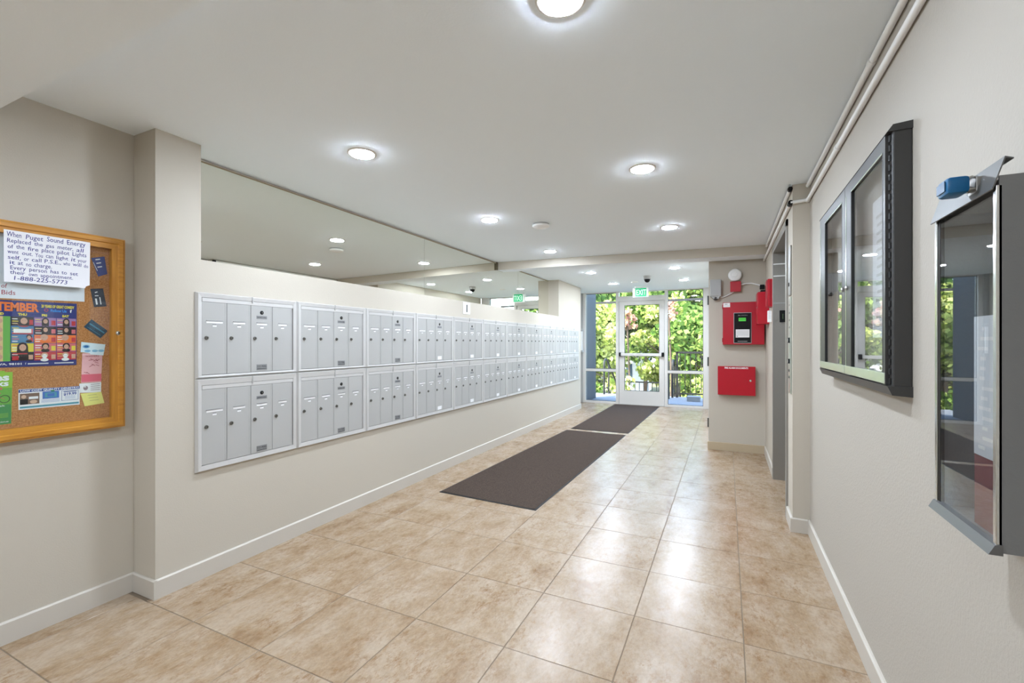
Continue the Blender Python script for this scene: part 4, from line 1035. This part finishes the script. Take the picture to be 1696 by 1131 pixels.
def tree(name, label, x, y, zc, r, h, n, size, mat, trunk_r=.09, ncl=26, cat='tree'):
    base = (x, y, GZ)
    t = thing(name, label, cat, base, 'trees and shrubs beyond the glass entrance')
    cl = []
    for i in range(ncl):
        d = rng.normal(size=3); d /= np.linalg.norm(d); q = rng.random() ** .5
        cl.append((x + d[0] * r * q, y + d[1] * r * .8 * q, zc + d[2] * h * q, rng.uniform(.25, .5) * min(r, h)))
    tr_ = MB().sweep([(x, y, GZ), (x + .05, y, GZ + (zc - GZ) * .4), (x - .04, y + .03, zc), (x, y, zc + h * .6)], trunk_r, 10)
    mesh_obj('trunk', tr_, M_BARK, t, smooth=True)
    brm = MB()
    for c in cl[:9]: brm.cyl((x, y, zc - h * .35), (c[0], c[1], c[2]), trunk_r * .35, trunk_r * .1, n=6)
    mesh_obj('branches', brm, M_BARK, t)
    foliage('foliage', cl, n, size, mat, t, base)
TR = [('maple_tree', 'yellow-green maple filling the left sidelight beyond the blue wall', -4.3, 15.4, 1.0, 1.5, 1.9, 5200, .17, M_LEAF[1]),
      ('maple_tree', 'bright green maple straight behind the glass door', -2.2, 17.4, 2.35, 1.7, 1.55, 6000, .17, M_LEAF[0]),
      ('maple_tree', 'small red-tinged maple behind the upper door glass', -2.97, 15.3, 2.05, .26, .45, 260, .13, M_LEAF[3]),
      ('maple_tree', 'yellow-green maple behind the right half of the door', -1.7, 16.4, 1.2, 1.1, 1.6, 3800, .16, M_LEAF[1]),
      ('maple_tree', 'green maple behind the right sidelight', -.55, 15.2, 1.0, 1.3, 1.9, 5200, .16, M_LEAF[0]),
      ('maple_tree', 'pink-leaved sapling at the top of the right sidelight', -1.55, 14.4, 2.3, .22, .34, 150, .12, M_LEAF[3]),
      ('shade_tree', 'dark leafy tree behind the right sidelight maple', .8, 18.4, 1.4, 2.2, 2.6, 6500, .22, M_LEAF[2]),
      ('shade_tree', 'dark leafy tree farthest behind the door', -3.4, 21.5, 2.7, 2.6, 2.3, 7000, .25, M_LEAF[2]),
      ('shade_tree', 'dark leafy tree behind the left sidelight maple', -6.8, 19.6, 1.5, 2.4, 2.8, 6500, .24, M_LEAF[2]),
      ('tall_tree', 'tall dark tree in the last row, left', -8.5, 31, 3.6, 3.6, 3.4, 6000, .34, M_LEAF[2]),
      ('tall_tree', 'tall green tree in the last row, middle', -2.4, 31.5, 3.8, 3.8, 3.6, 7000, .34, M_LEAF[0]),
      ('tall_tree', 'tall green tree in the last row, right', 3.4, 30.5, 3.2, 3.6, 3.9, 7000, .34, M_LEAF[0]),
      ('shrub', 'low bush under the left sidelight maple', -4.4, 14.3, -.55, .9, .6, 1500, .11, M_LEAF[0]),
      ('shrub', 'low bush behind the lower railing', -1.3, 17.0, -.75, .8, .45, 1400, .11, M_LEAF[0]),
      ('shrub', 'low yellow-green bush behind the balustrade', -.1, 13.9, -.45, 1.0, .75, 2000, .10, M_LEAF[1])]
for a in TR: tree(*a, cat='shrub' if a[0] == 'shrub' else 'tree', trunk_r=.03 if a[0] == 'shrub' or a[5] < .5 else .09)
